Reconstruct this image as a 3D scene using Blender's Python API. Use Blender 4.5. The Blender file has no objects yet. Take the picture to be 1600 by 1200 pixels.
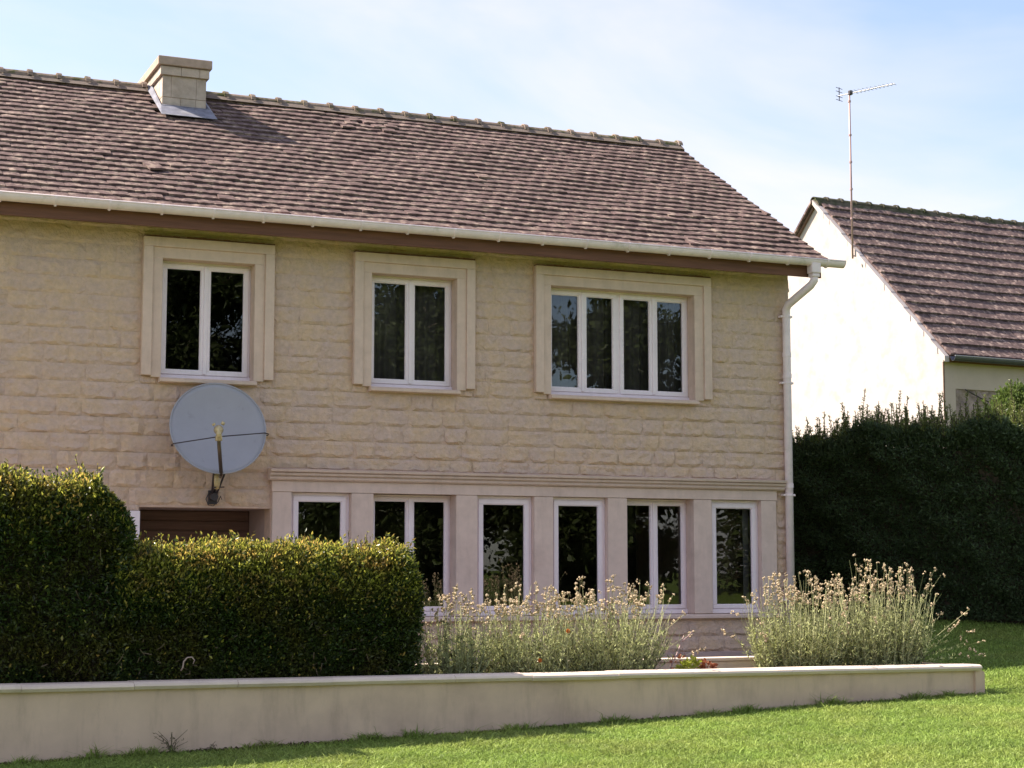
import bpy, math, random
import numpy as np
from mathutils import Matrix, Vector

# ------------------------------------------------------------------ camera, light, sky, exposure
S = bpy.context.scene
COL = S.collection
R = math.radians
CAM = Vector((-13.210, -20.897, 0.0))          # eye level is z = 0
cd = bpy.data.cameras.new("camera")
cd.sensor_width = 36.0
cd.lens = 36.0 * 2720 / 1600
cd.clip_start = 0.1
cd.clip_end = 3000
cam = bpy.data.objects.new("camera", cd)
COL.objects.link(cam)
cam.location = CAM
cam.rotation_euler = (R(90 + 6.125), 0, R(-23.19))
S.camera = cam

TO_SUN = Vector((-1.24, 0.96, 1.46)).normalized()
SUN_EL = math.asin(TO_SUN.z)
SUN_ROT = math.atan2(TO_SUN.x, TO_SUN.y)
wd = bpy.data.worlds.new("World")
S.world = wd
wd.use_nodes = True
nt = wd.node_tree
bg = nt.nodes["Background"]
sky = nt.nodes.new("ShaderNodeTexSky")
sky.sky_type = 'NISHITA'
sky.sun_disc = False
sky.sun_elevation = SUN_EL
sky.sun_rotation = SUN_ROT % (2 * math.pi)
sky.air_density = 1.0
sky.dust_density = 0.6
sky.ozone_density = 3.0
tc = nt.nodes.new("ShaderNodeTexCoord")
mp = nt.nodes.new("ShaderNodeMapping")
mp.inputs['Scale'].default_value = (1.0, 1.0, 2.6)
mp.inputs['Location'].default_value = (0.35, 0.1, 0.2)
nz = nt.nodes.new("ShaderNodeTexNoise")
nz.inputs['Scale'].default_value = 2.6
nz.inputs['Detail'].default_value = 6
nz.inputs['Roughness'].default_value = 0.52
nz.inputs['Distortion'].default_value = 0.5
rp = nt.nodes.new("ShaderNodeMapRange")
rp.inputs[1].default_value = 0.40
rp.inputs[2].default_value = 0.68
rp.inputs[3].default_value = 0.18
rp.inputs[4].default_value = 0.80
mx = nt.nodes.new("ShaderNodeMixRGB")
mx.inputs[2].default_value = (4.75, 4.42, 4.65, 1)
L = nt.links.new
L(tc.outputs['Generated'], mp.inputs[0])
L(mp.outputs[0], nz.inputs['Vector'])
L(nz.outputs[0], rp.inputs[0])
L(rp.outputs[0], mx.inputs[0])
L(sky.outputs[0], mx.inputs[1])
L(mx.outputs[0], bg.inputs[0])
bg.inputs[1].default_value = 0.078

sd = bpy.data.lights.new("sun", 'SUN')
sd.energy = 4.45
sd.angle = R(0.5)
sd.color = (1.0, 0.90, 0.76)
so = bpy.data.objects.new("sun", sd)
COL.objects.link(so)
so.rotation_euler = TO_SUN.to_track_quat('Z', 'Y').to_euler()

S.view_settings.view_transform = 'Standard'
S.view_settings.look = 'None'
S.view_settings.gamma = 1
S.view_settings.exposure = 1.64
S.view_settings.use_curve_mapping = False
S.cycles.max_bounces = 6
S.cycles.transparent_max_bounces = 8
S.cycles.caustics_reflective = False
S.cycles.caustics_refractive = False

rng = np.random.default_rng(7)
random.seed(7)

# ------------------------------------------------------------------ materials
def mat(name, col, rough=0.8, var=0.0, scale=6.0, bump=0.0, bscale=40.0, spec=0.3, metal=0.0,
        objvar=0.0, col2=None, c2scale=2.0, c2lo=0.5, c2hi=0.7, island=0.0, transl=0.0, bdist=0.01, stretch=None):
    m = bpy.data.materials.new(name)
    m.use_nodes = True
    t = m.node_tree
    N = t.nodes.new
    b = t.nodes["Principled BSDF"]
    b.inputs['Roughness'].default_value = rough
    b.inputs['Metallic'].default_value = metal
    b.inputs['Specular IOR Level'].default_value = spec
    geo = N("ShaderNodeNewGeometry")
    src = geo.outputs['Position']
    if stretch:
        mpn = N("ShaderNodeMapping")
        mpn.inputs['Scale'].default_value = stretch
        t.links.new(src, mpn.inputs[0])
        src = mpn.outputs[0]
    cur = N("ShaderNodeRGB")
    cur.outputs[0].default_value = (*col, 1)
    out = cur.outputs[0]
    if col2 is not None:
        n2 = N("ShaderNodeTexNoise")
        n2.inputs['Scale'].default_value = c2scale
        n2.inputs['Detail'].default_value = 8
        n2.inputs['Roughness'].default_value = 0.62
        t.links.new(src, n2.inputs['Vector'])
        r2 = N("ShaderNodeMapRange")
        r2.inputs[1].default_value = c2lo
        r2.inputs[2].default_value = c2hi
        t.links.new(n2.outputs[0], r2.inputs[0])
        mm = N("ShaderNodeMixRGB")
        t.links.new(r2.outputs[0], mm.inputs[0])
        t.links.new(out, mm.inputs[1])
        mm.inputs[2].default_value = (*col2, 1)
        out = mm.outputs[0]
    facs = []
    if var > 0:
        n1 = N("ShaderNodeTexNoise")
        n1.inputs['Scale'].default_value = scale
        n1.inputs['Detail'].default_value = 6
        n1.inputs['Roughness'].default_value = 0.65
        t.links.new(src, n1.inputs['Vector'])
        r1 = N("ShaderNodeMapRange")
        r1.inputs[1].default_value = 0.3
        r1.inputs[2].default_value = 0.7
        r1.inputs[3].default_value = 1 - var
        r1.inputs[4].default_value = 1 + var
        t.links.new(n1.outputs[0], r1.inputs[0])
        facs.append(r1.outputs[0])
    if objvar > 0:
        oi = N("ShaderNodeObjectInfo")
        r3 = N("ShaderNodeMapRange")
        r3.inputs[3].default_value = 1 - objvar
        r3.inputs[4].default_value = 1 + objvar
        t.links.new(oi.outputs['Random'], r3.inputs[0])
        facs.append(r3.outputs[0])
    if island > 0:
        r4 = N("ShaderNodeMapRange")
        r4.inputs[3].default_value = 1 - island
        r4.inputs[4].default_value = 1 + island
        t.links.new(geo.outputs['Random Per Island'], r4.inputs[0])
        facs.append(r4.outputs[0])
    for f in facs:
        vm = N("ShaderNodeVectorMath")
        vm.operation = 'SCALE'
        t.links.new(out, vm.inputs[0])
        t.links.new(f, vm.inputs['Scale'])
        out = vm.outputs[0]
    t.links.new(out, b.inputs['Base Color'])
    if bump > 0:
        nb = N("ShaderNodeTexNoise")
        nb.inputs['Scale'].default_value = bscale
        nb.inputs['Detail'].default_value = 8
        nb.inputs['Roughness'].default_value = 0.65
        t.links.new(src, nb.inputs['Vector'])
        bp = N("ShaderNodeBump")
        bp.inputs['Strength'].default_value = bump
        bp.inputs['Distance'].default_value = bdist
        t.links.new(nb.outputs[0], bp.inputs['Height'])
        t.links.new(bp.outputs[0], b.inputs['Normal'])
    if transl > 0:
        tr = N("ShaderNodeBsdfTranslucent")
        t.links.new(out, tr.inputs[0])
        ms = N("ShaderNodeMixShader")
        ms.inputs[0].default_value = transl
        t.links.new(b.outputs[0], ms.inputs[1])
        t.links.new(tr.outputs[0], ms.inputs[2])
        t.links.new(ms.outputs[0], t.nodes["Material Output"].inputs[0])
    return m

def glass_mat():
    m = bpy.data.materials.new("window_glass")
    m.use_nodes = True
    t = m.node_tree
    for n in list(t.nodes):
        if n.type == 'BSDF_PRINCIPLED':
            t.nodes.remove(n)
    g = t.nodes.new("ShaderNodeBsdfGlossy")
    g.inputs['Roughness'].default_value = 0.0
    g.inputs['Color'].default_value = (1, 1, 1, 1)
    tr = t.nodes.new("ShaderNodeBsdfTransparent")
    tr.inputs[0].default_value = (0.78, 0.79, 0.78, 1)
    fr = t.nodes.new("ShaderNodeFresnel")
    fr.inputs[0].default_value = 1.72
    nb = t.nodes.new("ShaderNodeTexNoise")
    nb.inputs['Scale'].default_value = 2.0
    ge = t.nodes.new("ShaderNodeNewGeometry")
    t.links.new(ge.outputs['Position'], nb.inputs['Vector'])
    bp = t.nodes.new("ShaderNodeBump")
    bp.inputs['Strength'].default_value = 0.10
    bp.inputs['Distance'].default_value = 0.01
    t.links.new(nb.outputs[0], bp.inputs['Height'])
    t.links.new(bp.outputs[0], g.inputs['Normal'])
    ms = t.nodes.new("ShaderNodeMixShader")
    t.links.new(fr.outputs[0], ms.inputs[0])
    t.links.new(tr.outputs[0], ms.inputs[1])
    t.links.new(g.outputs[0], ms.inputs[2])
    t.links.new(ms.outputs[0], t.nodes["Material Output"].inputs[0])
    return m

M = {}
M['stone'] = mat("rock_faced_stone", (0.635, 0.46, 0.325), 0.92, var=0.11, scale=16, bump=0.9, bscale=24, bdist=0.028,
                 island=0.07, col2=(0.60, 0.445, 0.365), c2scale=3.2, c2lo=0.40, c2hi=0.58, spec=0.1)
M['mortar'] = mat("mortar", (0.60, 0.43, 0.34), 0.95, var=0.12, scale=14, bump=0.5, bscale=60, spec=0.1)
M['dressed'] = mat("dressed_stone", (0.67, 0.51, 0.42), 0.85, var=0.07, scale=7, bump=0.15, bscale=180, bdist=0.003, spec=0.15, col2=(0.56, 0.42, 0.34), c2scale=2.4, c2lo=0.52, c2hi=0.8)
M['dressed2'] = mat("pale_dressed_stone", (0.67, 0.52, 0.455), 0.85, var=0.07, scale=7, bump=0.15, bscale=180, bdist=0.003, spec=0.15, col2=(0.57, 0.43, 0.37), c2scale=2.4, c2lo=0.52, c2hi=0.8)
M['plinth'] = mat("plinth_render", (0.44, 0.33, 0.30), 0.9, var=0.08, scale=5, bump=0.2, bscale=80, spec=0.1)
M['white'] = mat("white_paint", (0.86, 0.75, 0.79), 0.45, var=0.03, scale=3, spec=0.4)
M['gutter'] = mat("white_gutter", (0.82, 0.69, 0.70), 0.45, var=0.10, scale=5, spec=0.4, col2=(0.48, 0.43, 0.37), c2scale=3.5, c2lo=0.58, c2hi=0.78)
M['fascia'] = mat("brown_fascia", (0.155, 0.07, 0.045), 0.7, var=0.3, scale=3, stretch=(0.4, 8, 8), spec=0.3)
M['tile'] = mat("clay_tile", (0.122, 0.082, 0.078), 0.9, var=0.34, scale=13, bump=0.5, bscale=60, island=0.16,
                col2=(0.30, 0.23, 0.19), c2scale=8.0, c2lo=0.50, c2hi=0.68, spec=0.1)
M['ntile'] = mat("neighbour_clay_tile", (0.115, 0.08, 0.078), 0.9, var=0.35, scale=14, bump=0.6, bscale=60, island=0.15,
                 col2=(0.31, 0.23, 0.2), c2scale=7, c2lo=0.5, c2hi=0.68, spec=0.1)
M['nridge'] = mat("mossy_ridge", (0.10, 0.085, 0.06), 0.95, var=0.4, scale=9, bump=0.6, bscale=40, col2=(0.045, 0.05, 0.02), c2scale=5, c2lo=0.45, c2hi=0.6)
M['ridge'] = mat("ridge_tile_clay", (0.27, 0.205, 0.165), 0.9, var=0.25, scale=8, bump=0.4, bscale=60, objvar=0.2,
                 col2=(0.10, 0.10, 0.04), c2scale=5, c2lo=0.5, c2hi=0.62, spec=0.1)
M['rmortar'] = mat("ridge_mortar", (0.17, 0.13, 0.11), 0.95, var=0.2, scale=8, bump=0.6, bscale=40, col2=(0.14, 0.11, 0.08), c2scale=6, c2lo=0.5, c2hi=0.65)
M['chim'] = mat("chimney_block", (0.49, 0.395, 0.33), 0.9, var=0.16, scale=7, bump=0.4, bscale=60, objvar=0.1, col2=(0.37, 0.285, 0.225), c2scale=4, c2lo=0.47, c2hi=0.75)
M['chimcap'] = mat("chimney_cap_concrete", (0.40, 0.295, 0.235), 0.9, var=0.2, scale=7, bump=0.4, bscale=60)
M['zinc'] = mat("zinc_flashing", (0.19, 0.19, 0.235), 0.8, var=0.3, scale=7, metal=0.0, spec=0.2, col2=(0.30, 0.29, 0.31), c2scale=5, c2lo=0.5, c2hi=0.7)
M['glass'] = glass_mat()
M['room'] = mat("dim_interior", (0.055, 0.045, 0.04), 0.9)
M['net'] = mat("net_curtain", (0.24, 0.205, 0.21), 0.9, var=0.2, transl=0.3)
M['blind'] = mat("grey_blind", (0.34, 0.33, 0.36), 0.8)
M['door'] = mat("brown_door_wood", (0.15, 0.086, 0.064), 0.6, var=0.25, scale=4, stretch=(0.5, 6, 9))
def streaks(m, scale=(2.6, 2.6, .5), amount=.22, lo=.5, hi=.75):
    t = m.node_tree
    b = t.nodes["Principled BSDF"]
    src = b.inputs['Base Color'].links[0].from_socket
    ge = t.nodes.new("ShaderNodeNewGeometry"); mp_ = t.nodes.new("ShaderNodeMapping"); mp_.inputs['Scale'].default_value = scale
    n_ = t.nodes.new("ShaderNodeTexNoise"); n_.inputs['Scale'].default_value = 2.2; n_.inputs['Detail'].default_value = 9; n_.inputs['Roughness'].default_value = .7
    r_ = t.nodes.new("ShaderNodeMapRange"); r_.inputs[1].default_value = lo; r_.inputs[2].default_value = hi; r_.inputs[3].default_value = 1; r_.inputs[4].default_value = 1 - amount
    v_ = t.nodes.new("ShaderNodeVectorMath"); v_.operation = 'SCALE'
    t.links.new(ge.outputs['Position'], mp_.inputs[0]); t.links.new(mp_.outputs[0], n_.inputs['Vector']); t.links.new(n_.outputs[0], r_.inputs[0])
    t.links.new(src, v_.inputs[0]); t.links.new(r_.outputs[0], v_.inputs['Scale']); t.links.new(v_.outputs[0], b.inputs['Base Color'])
M['render'] = mat("planter_render", (0.67, 0.495, 0.37), 0.92, var=0.07, scale=3.2, bump=0.3, bscale=70, bdist=0.004,
                  col2=(0.54, 0.39, 0.305), c2scale=1.1, c2lo=0.53, c2hi=0.78, spec=0.1)
streaks(M['render'])
streaks(M['dressed'], (4, 4, .6), .14)
streaks(M['dressed2'], (4, 4, .6), .14)
streaks(M['white'], (5, 5, 1.2), .10)
M['coping'] = mat("coping_stone", (0.70, 0.57, 0.475), 0.85, var=0.08, scale=5, bump=0.35, bscale=45, objvar=0.05, spec=0.15)
M['soil'] = mat("soil", (0.075, 0.05, 0.035), 1.0, var=0.4, scale=20, bump=1.0, bscale=30)
M['dish'] = mat("dish_grey", (0.34, 0.335, 0.375), 0.55, var=0.04, scale=4, spec=0.4, col2=(0.29, 0.285, 0.31), c2scale=9, c2lo=0.62, c2hi=0.75)
M['dark'] = mat("dark_steel", (0.055, 0.045, 0.05), 0.5, metal=0.3, spec=0.5)
M['brass'] = mat("yellowed_plastic", (0.52, 0.41, 0.21), 0.22, var=0.2, scale=30, spec=0.8)
M['armm'] = mat("arm_steel", (0.12, 0.095, 0.075), 0.35, metal=0.7)
M['mast'] = mat("mast_steel", (0.42, 0.28, 0.27), 0.55, metal=0.2)
M['alu'] = mat("antenna_aluminium", (0.42, 0.40, 0.42), 0.4, metal=0.5)
M['gable'] = mat("pale_gable_render", (0.49, 0.43, 0.415), 0.92, var=0.06, scale=2.0, bump=0.3, bscale=30,
                 col2=(0.33, 0.245, 0.215), c2scale=3.0, c2lo=0.50, c2hi=0.95, spec=0.1)
M['nrender'] = mat("neighbour_front_render", (0.50, 0.40, 0.345), 0.92, var=0.06, scale=3, bump=0.2, bscale=60)
M['rubble'] = mat("rubble_stone", (0.33, 0.25, 0.23), 0.95, var=0.4, scale=5, bump=1.0, bscale=9, bdist=0.05)
M['nzinc'] = mat("dark_zinc_gutter", (0.085, 0.085, 0.105), 0.4, metal=0.5, var=0.1)
M['grassbase'] = mat("lawn_turf", (0.085, 0.13, 0.025), 1.0, var=0.35, scale=3, bump=0.8, bscale=60, col2=(0.13, 0.15, 0.04), c2scale=0.8, c2lo=0.45, c2hi=0.7, spec=0.05)
M['blade'] = mat("grass_blade", (0.225, 0.315, 0.066), 0.55, island=0.45, transl=0.35, spec=0.3, var=0.2, scale=1.3,
                 col2=(0.29, 0.34, 0.085), c2scale=1.0, c2lo=0.45, c2hi=0.7)
M['leafL'] = mat("privet_leaf", (0.044, 0.072, 0.014), 0.42, island=0.6, transl=0.35, spec=0.45, col2=(0.10, 0.09, 0.02), c2scale=2.2, c2lo=0.45, c2hi=0.65)
M['leafY'] = mat("sunlit_young_privet_leaf", (0.34, 0.34, 0.06), 0.28, island=0.65, transl=0.5, spec=0.5, col2=(0.46, 0.31, 0.09), c2scale=6, c2lo=0.48, c2hi=0.62)  # yellow of young leaves, brightened to look sunlit on the hedge tops
M['leafD'] = mat("dark_hedge_leaf", (0.060, 0.090, 0.036), 0.5, island=0.5, transl=0.2, spec=0.35)
M['leafDY'] = mat("lightened_hedge_shoot", (0.17, 0.20, 0.055), 0.45, island=0.4, transl=0.35, spec=0.4)  # shoot colour lightened so the house-shaded hedge top looks sunlit
M['leafB'] = mat("bright_bush_leaf", (0.12, 0.17, 0.04), 0.45, island=0.4, transl=0.4, spec=0.4)
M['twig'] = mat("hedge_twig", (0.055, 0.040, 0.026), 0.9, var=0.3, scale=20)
M['barktwig'] = mat("bare_twig_bark", (0.16, 0.12, 0.08), 0.9, var=0.3, scale=20)
M['stem'] = mat("grey_green_stem", (0.40, 0.40, 0.22), 0.7, island=0.35, transl=0.2, spec=0.25)
M['sleaf'] = mat("grey_green_leaf", (0.40, 0.42, 0.21), 0.6, island=0.85, transl=0.36, spec=0.25)
M['head'] = mat("faded_flower_head", (0.52, 0.41, 0.28), 0.9, island=0.45, transl=0.15, spec=0.1)
M['orange'] = mat("orange_petal", (0.65, 0.22, 0.05), 0.6, transl=0.3)
M['lime'] = mat("lime_leaf", (0.42, 0.45, 0.07), 0.5, island=0.25, transl=0.4)
M['redleaf'] = mat("red_leaf", (0.40, 0.14, 0.07), 0.5, island=0.35, transl=0.35)
M['dryw'] = mat("dry_weed", (0.12, 0.10, 0.06), 0.9, island=0.3)
M['dead'] = mat("fallen_leaf", (0.62, 0.50, 0.34), 0.8, objvar=0.3)
M['bark'] = mat("tree_bark", (0.22, 0.18, 0.15), 0.9, var=0.25, scale=6, bump=0.6, bscale=20)
M['treeleaf'] = mat("tree_leaf", (0.05, 0.068, 0.02), 0.5, island=0.5, transl=0.2)
M['paving'] = mat("added_paving_pale", (0.45, 0.36, 0.30), 0.9, var=0.12, scale=4)

# ------------------------------------------------------------------ helpers
WORLD = {}
def prop(o, label=None, cat=None, group=None, kind=None):
    if label: o['label'] = label
    if cat: o['category'] = cat
    if group: o['group'] = group
    if kind: o['kind'] = kind
    return o

def link(o, parent=None, mw=None):
    """basis is always the world matrix"""
    COL.objects.link(o)
    mw = mw if mw is not None else Matrix.Identity(4)
    if parent is not None:
        o.parent = parent
        o.matrix_parent_inverse = WORLD[parent.name].inverted()
    o.matrix_basis = mw
    WORLD[o.name] = mw
    return o

def thing(name, loc, label, cat, group=None, kind=None):
    o = bpy.data.objects.new(name, None)
    o.empty_display_size = 0.2
    link(o, None, Matrix.Translation(loc))
    return prop(o, label, cat, group, kind)

class MB:
    def __init__(s):
        s.v = []
        s.f = []
        s.mi = []
    def face(s, pts, mi=0):
        n = len(s.v)
        s.v.extend([tuple(p) for p in pts])
        s.f.append(tuple(range(n, n + len(pts))))
        s.mi.append(mi)
    def box(s, x0, x1, y0, y1, z0, z1, mi=0, xf=None):
        n = len(s.v)
        pts = [(x, y, z) for x in (x0, x1) for y in (y0, y1) for z in (z0, z1)]
        if xf: pts = [tuple(xf @ Vector(p)) for p in pts]
        s.v.extend(pts)
        for q in ((0, 1, 3, 2), (4, 6, 7, 5), (0, 4, 5, 1), (2, 3, 7, 6), (0, 2, 6, 4), (1, 5, 7, 3)):
            s.f.append(tuple(n + k for k in q))
            s.mi.append(mi)
    def tube(s, pts, rad, seg=8, mi=0, cap=True):
        pts = [Vector(p) for p in pts]
        if not hasattr(rad, '__len__'): rad = [rad] * len(pts)
        n0 = len(s.v)
        prev = None
        for i, p in enumerate(pts):
            d = (pts[min(i + 1, len(pts) - 1)] - pts[max(i - 1, 0)]).normalized()
            if prev is None:
                a = d.cross(Vector((0, 0, 1)))
                if a.length < 1e-3: a = d.cross(Vector((1, 0, 0)))
                a.normalize()
            else:
                a = (prev - d * prev.dot(d)).normalized()
            prev = a
            b = d.cross(a)
            for k in range(seg):
                t = 2 * math.pi * k / seg
                s.v.append(tuple(p + (a * math.cos(t) + b * math.sin(t)) * rad[i]))
        for i in range(len(pts) - 1):
            for k in range(seg):
                k2 = (k + 1) % seg
                s.f.append((n0 + i * seg + k, n0 + i * seg + k2, n0 + (i + 1) * seg + k2, n0 + (i + 1) * seg + k))
                s.mi.append(mi)
        if cap:
            s.f.append(tuple(n0 + k for k in range(seg))[::-1]); s.mi.append(mi)
            e = n0 + (len(pts) - 1) * seg
            s.f.append(tuple(e + k for k in range(seg))); s.mi.append(mi)
    def prism(s, prof, x0, x1, mi=0):
        """profile of (y,z) swept along x"""
        n = len(s.v); k = len(prof)
        s.v.extend([(x0, y, z) for y, z in prof]); s.v.extend([(x1, y, z) for y, z in prof])
        for i in range(k):
            j = (i + 1) % k
            s.f.append((n + i, n + j, n + k + j, n + k + i)); s.mi.append(mi)
        s.f.append(tuple(n + i for i in range(k))[::-1]); s.mi.append(mi)
        s.f.append(tuple(n + k + i for i in range(k))); s.mi.append(mi)
    def mesh(s, name, mats, smooth=False):
        me = bpy.data.meshes.new(name)
        me.from_pydata(s.v, [], s.f)
        for m in (mats if isinstance(mats, (list, tuple)) else [mats]): me.materials.append(m)
        me.polygons.foreach_set("material_index", s.mi)
        me.validate()
        # outward normals
        import bmesh
        bm = bmesh.new(); bm.from_mesh(me)
        bmesh.ops.recalc_face_normals(bm, faces=bm.faces)
        bm.to_mesh(me); bm.free()
        if smooth: me.polygons.foreach_set("use_smooth", [True] * len(me.polygons))
        me.update()
        return me
    def obj(s, name, mats, parent=None, mw=None, smooth=False, bevel=0.0, seg=1):
        if mw is not None:
            inv = mw.inverted()
            s.v = [tuple(inv @ Vector(p)) for p in s.v]
        o = bpy.data.objects.new(name, s.mesh(name, mats, smooth))
        link(o, parent, mw)
        if bevel > 0:
            b = o.modifiers.new("bevel", 'BEVEL'); b.width = bevel; b.segments = seg; b.limit_method = 'ANGLE'; b.angle_limit = R(40)
        return o

def np_mesh(name, V, F, mats, mi=None, smooth=False):
    """V (n,3), F (m,k) arrays"""
    me = bpy.data.meshes.new(name)
    n, (m, k) = len(V), F.shape
    me.vertices.add(n); me.vertices.foreach_set("co", np.ascontiguousarray(V, dtype=np.float32).ravel())
    me.loops.add(m * k); me.loops.foreach_set("vertex_index", np.ascontiguousarray(F, dtype=np.int32).ravel())
    me.polygons.add(m)
    me.polygons.foreach_set("loop_start", np.arange(0, m * k, k, dtype=np.int32))
    for q in mats: me.materials.append(q)
    if mi is not None: me.polygons.foreach_set("material_index", np.ascontiguousarray(mi, dtype=np.int32))
    me.polygons.foreach_set("use_smooth", np.full(m, bool(smooth)))
    me.update(calc_edges=True)
    return me

def np_obj(name, V, F, mats, parent=None, mi=None, smooth=False):
    o = bpy.data.objects.new(name, np_mesh(name, V, F, mats, mi, smooth))
    return link(o, parent)

def in_view(p, margin=40):
    """pixel of a world point in the 1600x1200 frame"""
    d = Vector(p) - CAM
    q = cam.rotation_euler.to_matrix().inverted() @ d
    if q.z > -0.1: return None
    u = 800 + 2720 * q.x / -q.z; v = 600 - 2720 * q.y / -q.z
    return (u, v) if -margin < u < 1600 + margin and -margin < v < 1200 + margin else None

def unit(a): return a / np.maximum(np.linalg.norm(a, axis=-1, keepdims=True), 1e-9)

def leaves(P, D, size, width=0.45, fold=0.25):
    """one folded leaf (two triangles, 4 verts) per base point P along direction D; loose islands"""
    n = len(P)
    D = unit(D)
    A = unit(np.cross(D, unit(rng.normal(size=(n, 3)))))
    Nn = np.cross(D, A)
    s = size if hasattr(size, '__len__') else np.full(n, size)
    s = s[:, None]
    mid = P + D * s * 0.5
    V = np.stack([P, mid + A * s * width * 0.5 + Nn * s * fold * 0.5, P + D * s, mid - A * s * width * 0.5 + Nn * s * fold * 0.5], 1).reshape(-1, 3)
    b = np.arange(n)[:, None] * 4
    F = np.concatenate([b + np.array([[0, 1, 2]]), b + np.array([[0, 2, 3]])], 1).reshape(-1, 3)
    return V, F

def join(parts):
    Vs, Fs, Ms, o = [], [], [], 0
    for V, F, m in parts:
        Vs.append(V); Fs.append(F + o); Ms.append(np.full(len(F), m)); o += len(V)
    return np.concatenate(Vs), np.concatenate(Fs), np.concatenate(Ms)

# ------------------------------------------------------------------ ground
XB = [-400, -20, -11.3, -6.75, -4.0, -1.3, 0.25, 5.0, 30, 400]
ZB = [-1.9, -1.78, -1.60, -1.485, -1.38, -1.293, -1.245, -1.02, -0.75, -0.75]
def ground_z(x, y):
    x = np.asarray(x, float); y = np.asarray(y, float)
    b = np.interp(x, XB, ZB)
    front = np.minimum(y + 5.8, 0)
    z = b + 0.006 * np.maximum(front, -40)
    t = np.clip((x + 0.9) / 0.9, 0, 1); t = t * t * (3 - 2 * t)
    up = np.clip(y + 5.8, 0, 7)
    rise = t * 0.062 * up
    terr = (1 - t) * (np.clip((y + 5.6) / 0.5, 0, 1)) * (-1.30 - b)
    return z + rise + terr
def axis(a, b, c, d, fine):
    return np.unique(np.concatenate([np.linspace(a, b, 14), np.arange(b, c, fine), np.linspace(c, d, 14)]))
gx = axis(-400, -26, 26, 400, 0.5); gy = axis(-400, -26, 26, 400, 0.4)
GX, GY = np.meshgrid(gx, gy, indexing='ij')
GV = np.stack([GX, GY, ground_z(GX, GY)], -1).reshape(-1, 3)
ny = len(gy)
ii, jj = np.meshgrid(np.arange(len(gx) - 1), np.arange(ny - 1), indexing='ij')
q = (ii * ny + jj).ravel()
lawn = np_obj("lawn", GV, np.stack([q, q + ny, q + ny + 1, q + 1], 1), [M['grassbase']], smooth=True)
prop(lawn, "green garden lawn rising gently to the right", None, None, "structure")

tx0, tx1, ty0, ty1 = -14.5, -.95, -4.25, -.035  # pale sheet added over the turf to cut green bounce on the facade
mbt = np.array([[tx0, ty0, -1.262], [tx1, ty0, -1.262], [tx1, ty1, -1.262], [tx0, ty1, -1.262]])
terr = np_obj("added_paving", mbt, np.array([[0, 1, 2, 3]]), [M['paving']])
prop(terr, "added pale paving, mostly unseen, cutting green bounce between the planter and the house", None, None, "structure")

# ------------------------------------------------------------------ main house
HOUSE = thing("house", (-7, 0, -1.3), "cream stone house with brown tiled roof, chimney and white windows", "house")
XL, XR = -14.5, 0.0           # left end (outside the frame), right corner
YB = 8.03                     # back eaves
EAVE_Y, EAVE_Z = -0.50, 4.346
RIDGE_Y, RIDGE_Z = 3.767, 6.928
PITCH = math.atan2(RIDGE_Z - EAVE_Z, RIDGE_Y - EAVE_Y)

WIN = [  # outer x0,x1, inner x0,x1, sashes
    (-9.130, -7.500, -8.890, -7.745, 2),
    (-6.456, -4.810, -6.218, -5.055, 2),
    (-3.945, -1.290, -3.715, -1.545, 4)]
OZ0, OZ1, IZ0, IZ1 = 2.340, 4.032, 2.320, 3.780
STX0, STX1 = -7.490, -0.275
DOOR = (-9.10, -7.49, -1.40, 0.76)
PIL = [(-7.482, -7.240), (-6.466, -6.175), (-5.058, -4.763), (-3.962, -3.692), (-2.891, -2.604), (-1.590, -1.310), (-0.527, -0.284)]
GZ0, GZ1 = -0.576, 0.967

# front wall with real openings
holes = [(a[2], a[3], IZ0, IZ1) for a in WIN] + [DOOR]
holes += [(PIL[i][1] - .006, PIL[i + 1][0] + .006, GZ0 - .006, GZ1 + .006) for i in range(6)]
xs = sorted(set([XL, XR] + [h[0] for h in holes] + [h[1] for h in holes]))
zs = sorted(set([-1.7, 4.30] + [h[2] for h in holes] + [h[3] for h in holes]))
mb = MB()
def solid(x, z): return not any(h[0] < x < h[1] and h[2] < z < h[3] for h in holes)
WT = 0.28
for i in range(len(xs) - 1):
    for j in range(len(zs) - 1):
        a, b, c, d = xs[i], xs[i + 1], zs[j], zs[j + 1]
        if not solid((a + b) / 2, (c + d) / 2): continue
        mb.face([(a, 0, c), (b, 0, c), (b, 0, d), (a, 0, d)])
        mb.face([(a, WT, c), (a, WT, d), (b, WT, d), (b, WT, c)])
for h in holes:
    a, b, c, d = h
    mb.face([(a, 0, c), (a, 0, d), (a, WT, d), (a, WT, c)])
    mb.face([(b, 0, c), (b, WT, c), (b, WT, d), (b, 0, d)])
    mb.face([(a, 0, d), (b, 0, d), (b, WT, d), (a, WT, d)])
    mb.face([(a, 0, c), (a, WT, c), (b, WT, c), (b, 0, c)])
me = bpy.data.meshes.new("facade_wall"); me.from_pydata(mb.v, [], mb.f); me.materials.append(M['mortar'])
FAC = link(bpy.data.objects.new("facade_wall", me), HOUSE)

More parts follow.
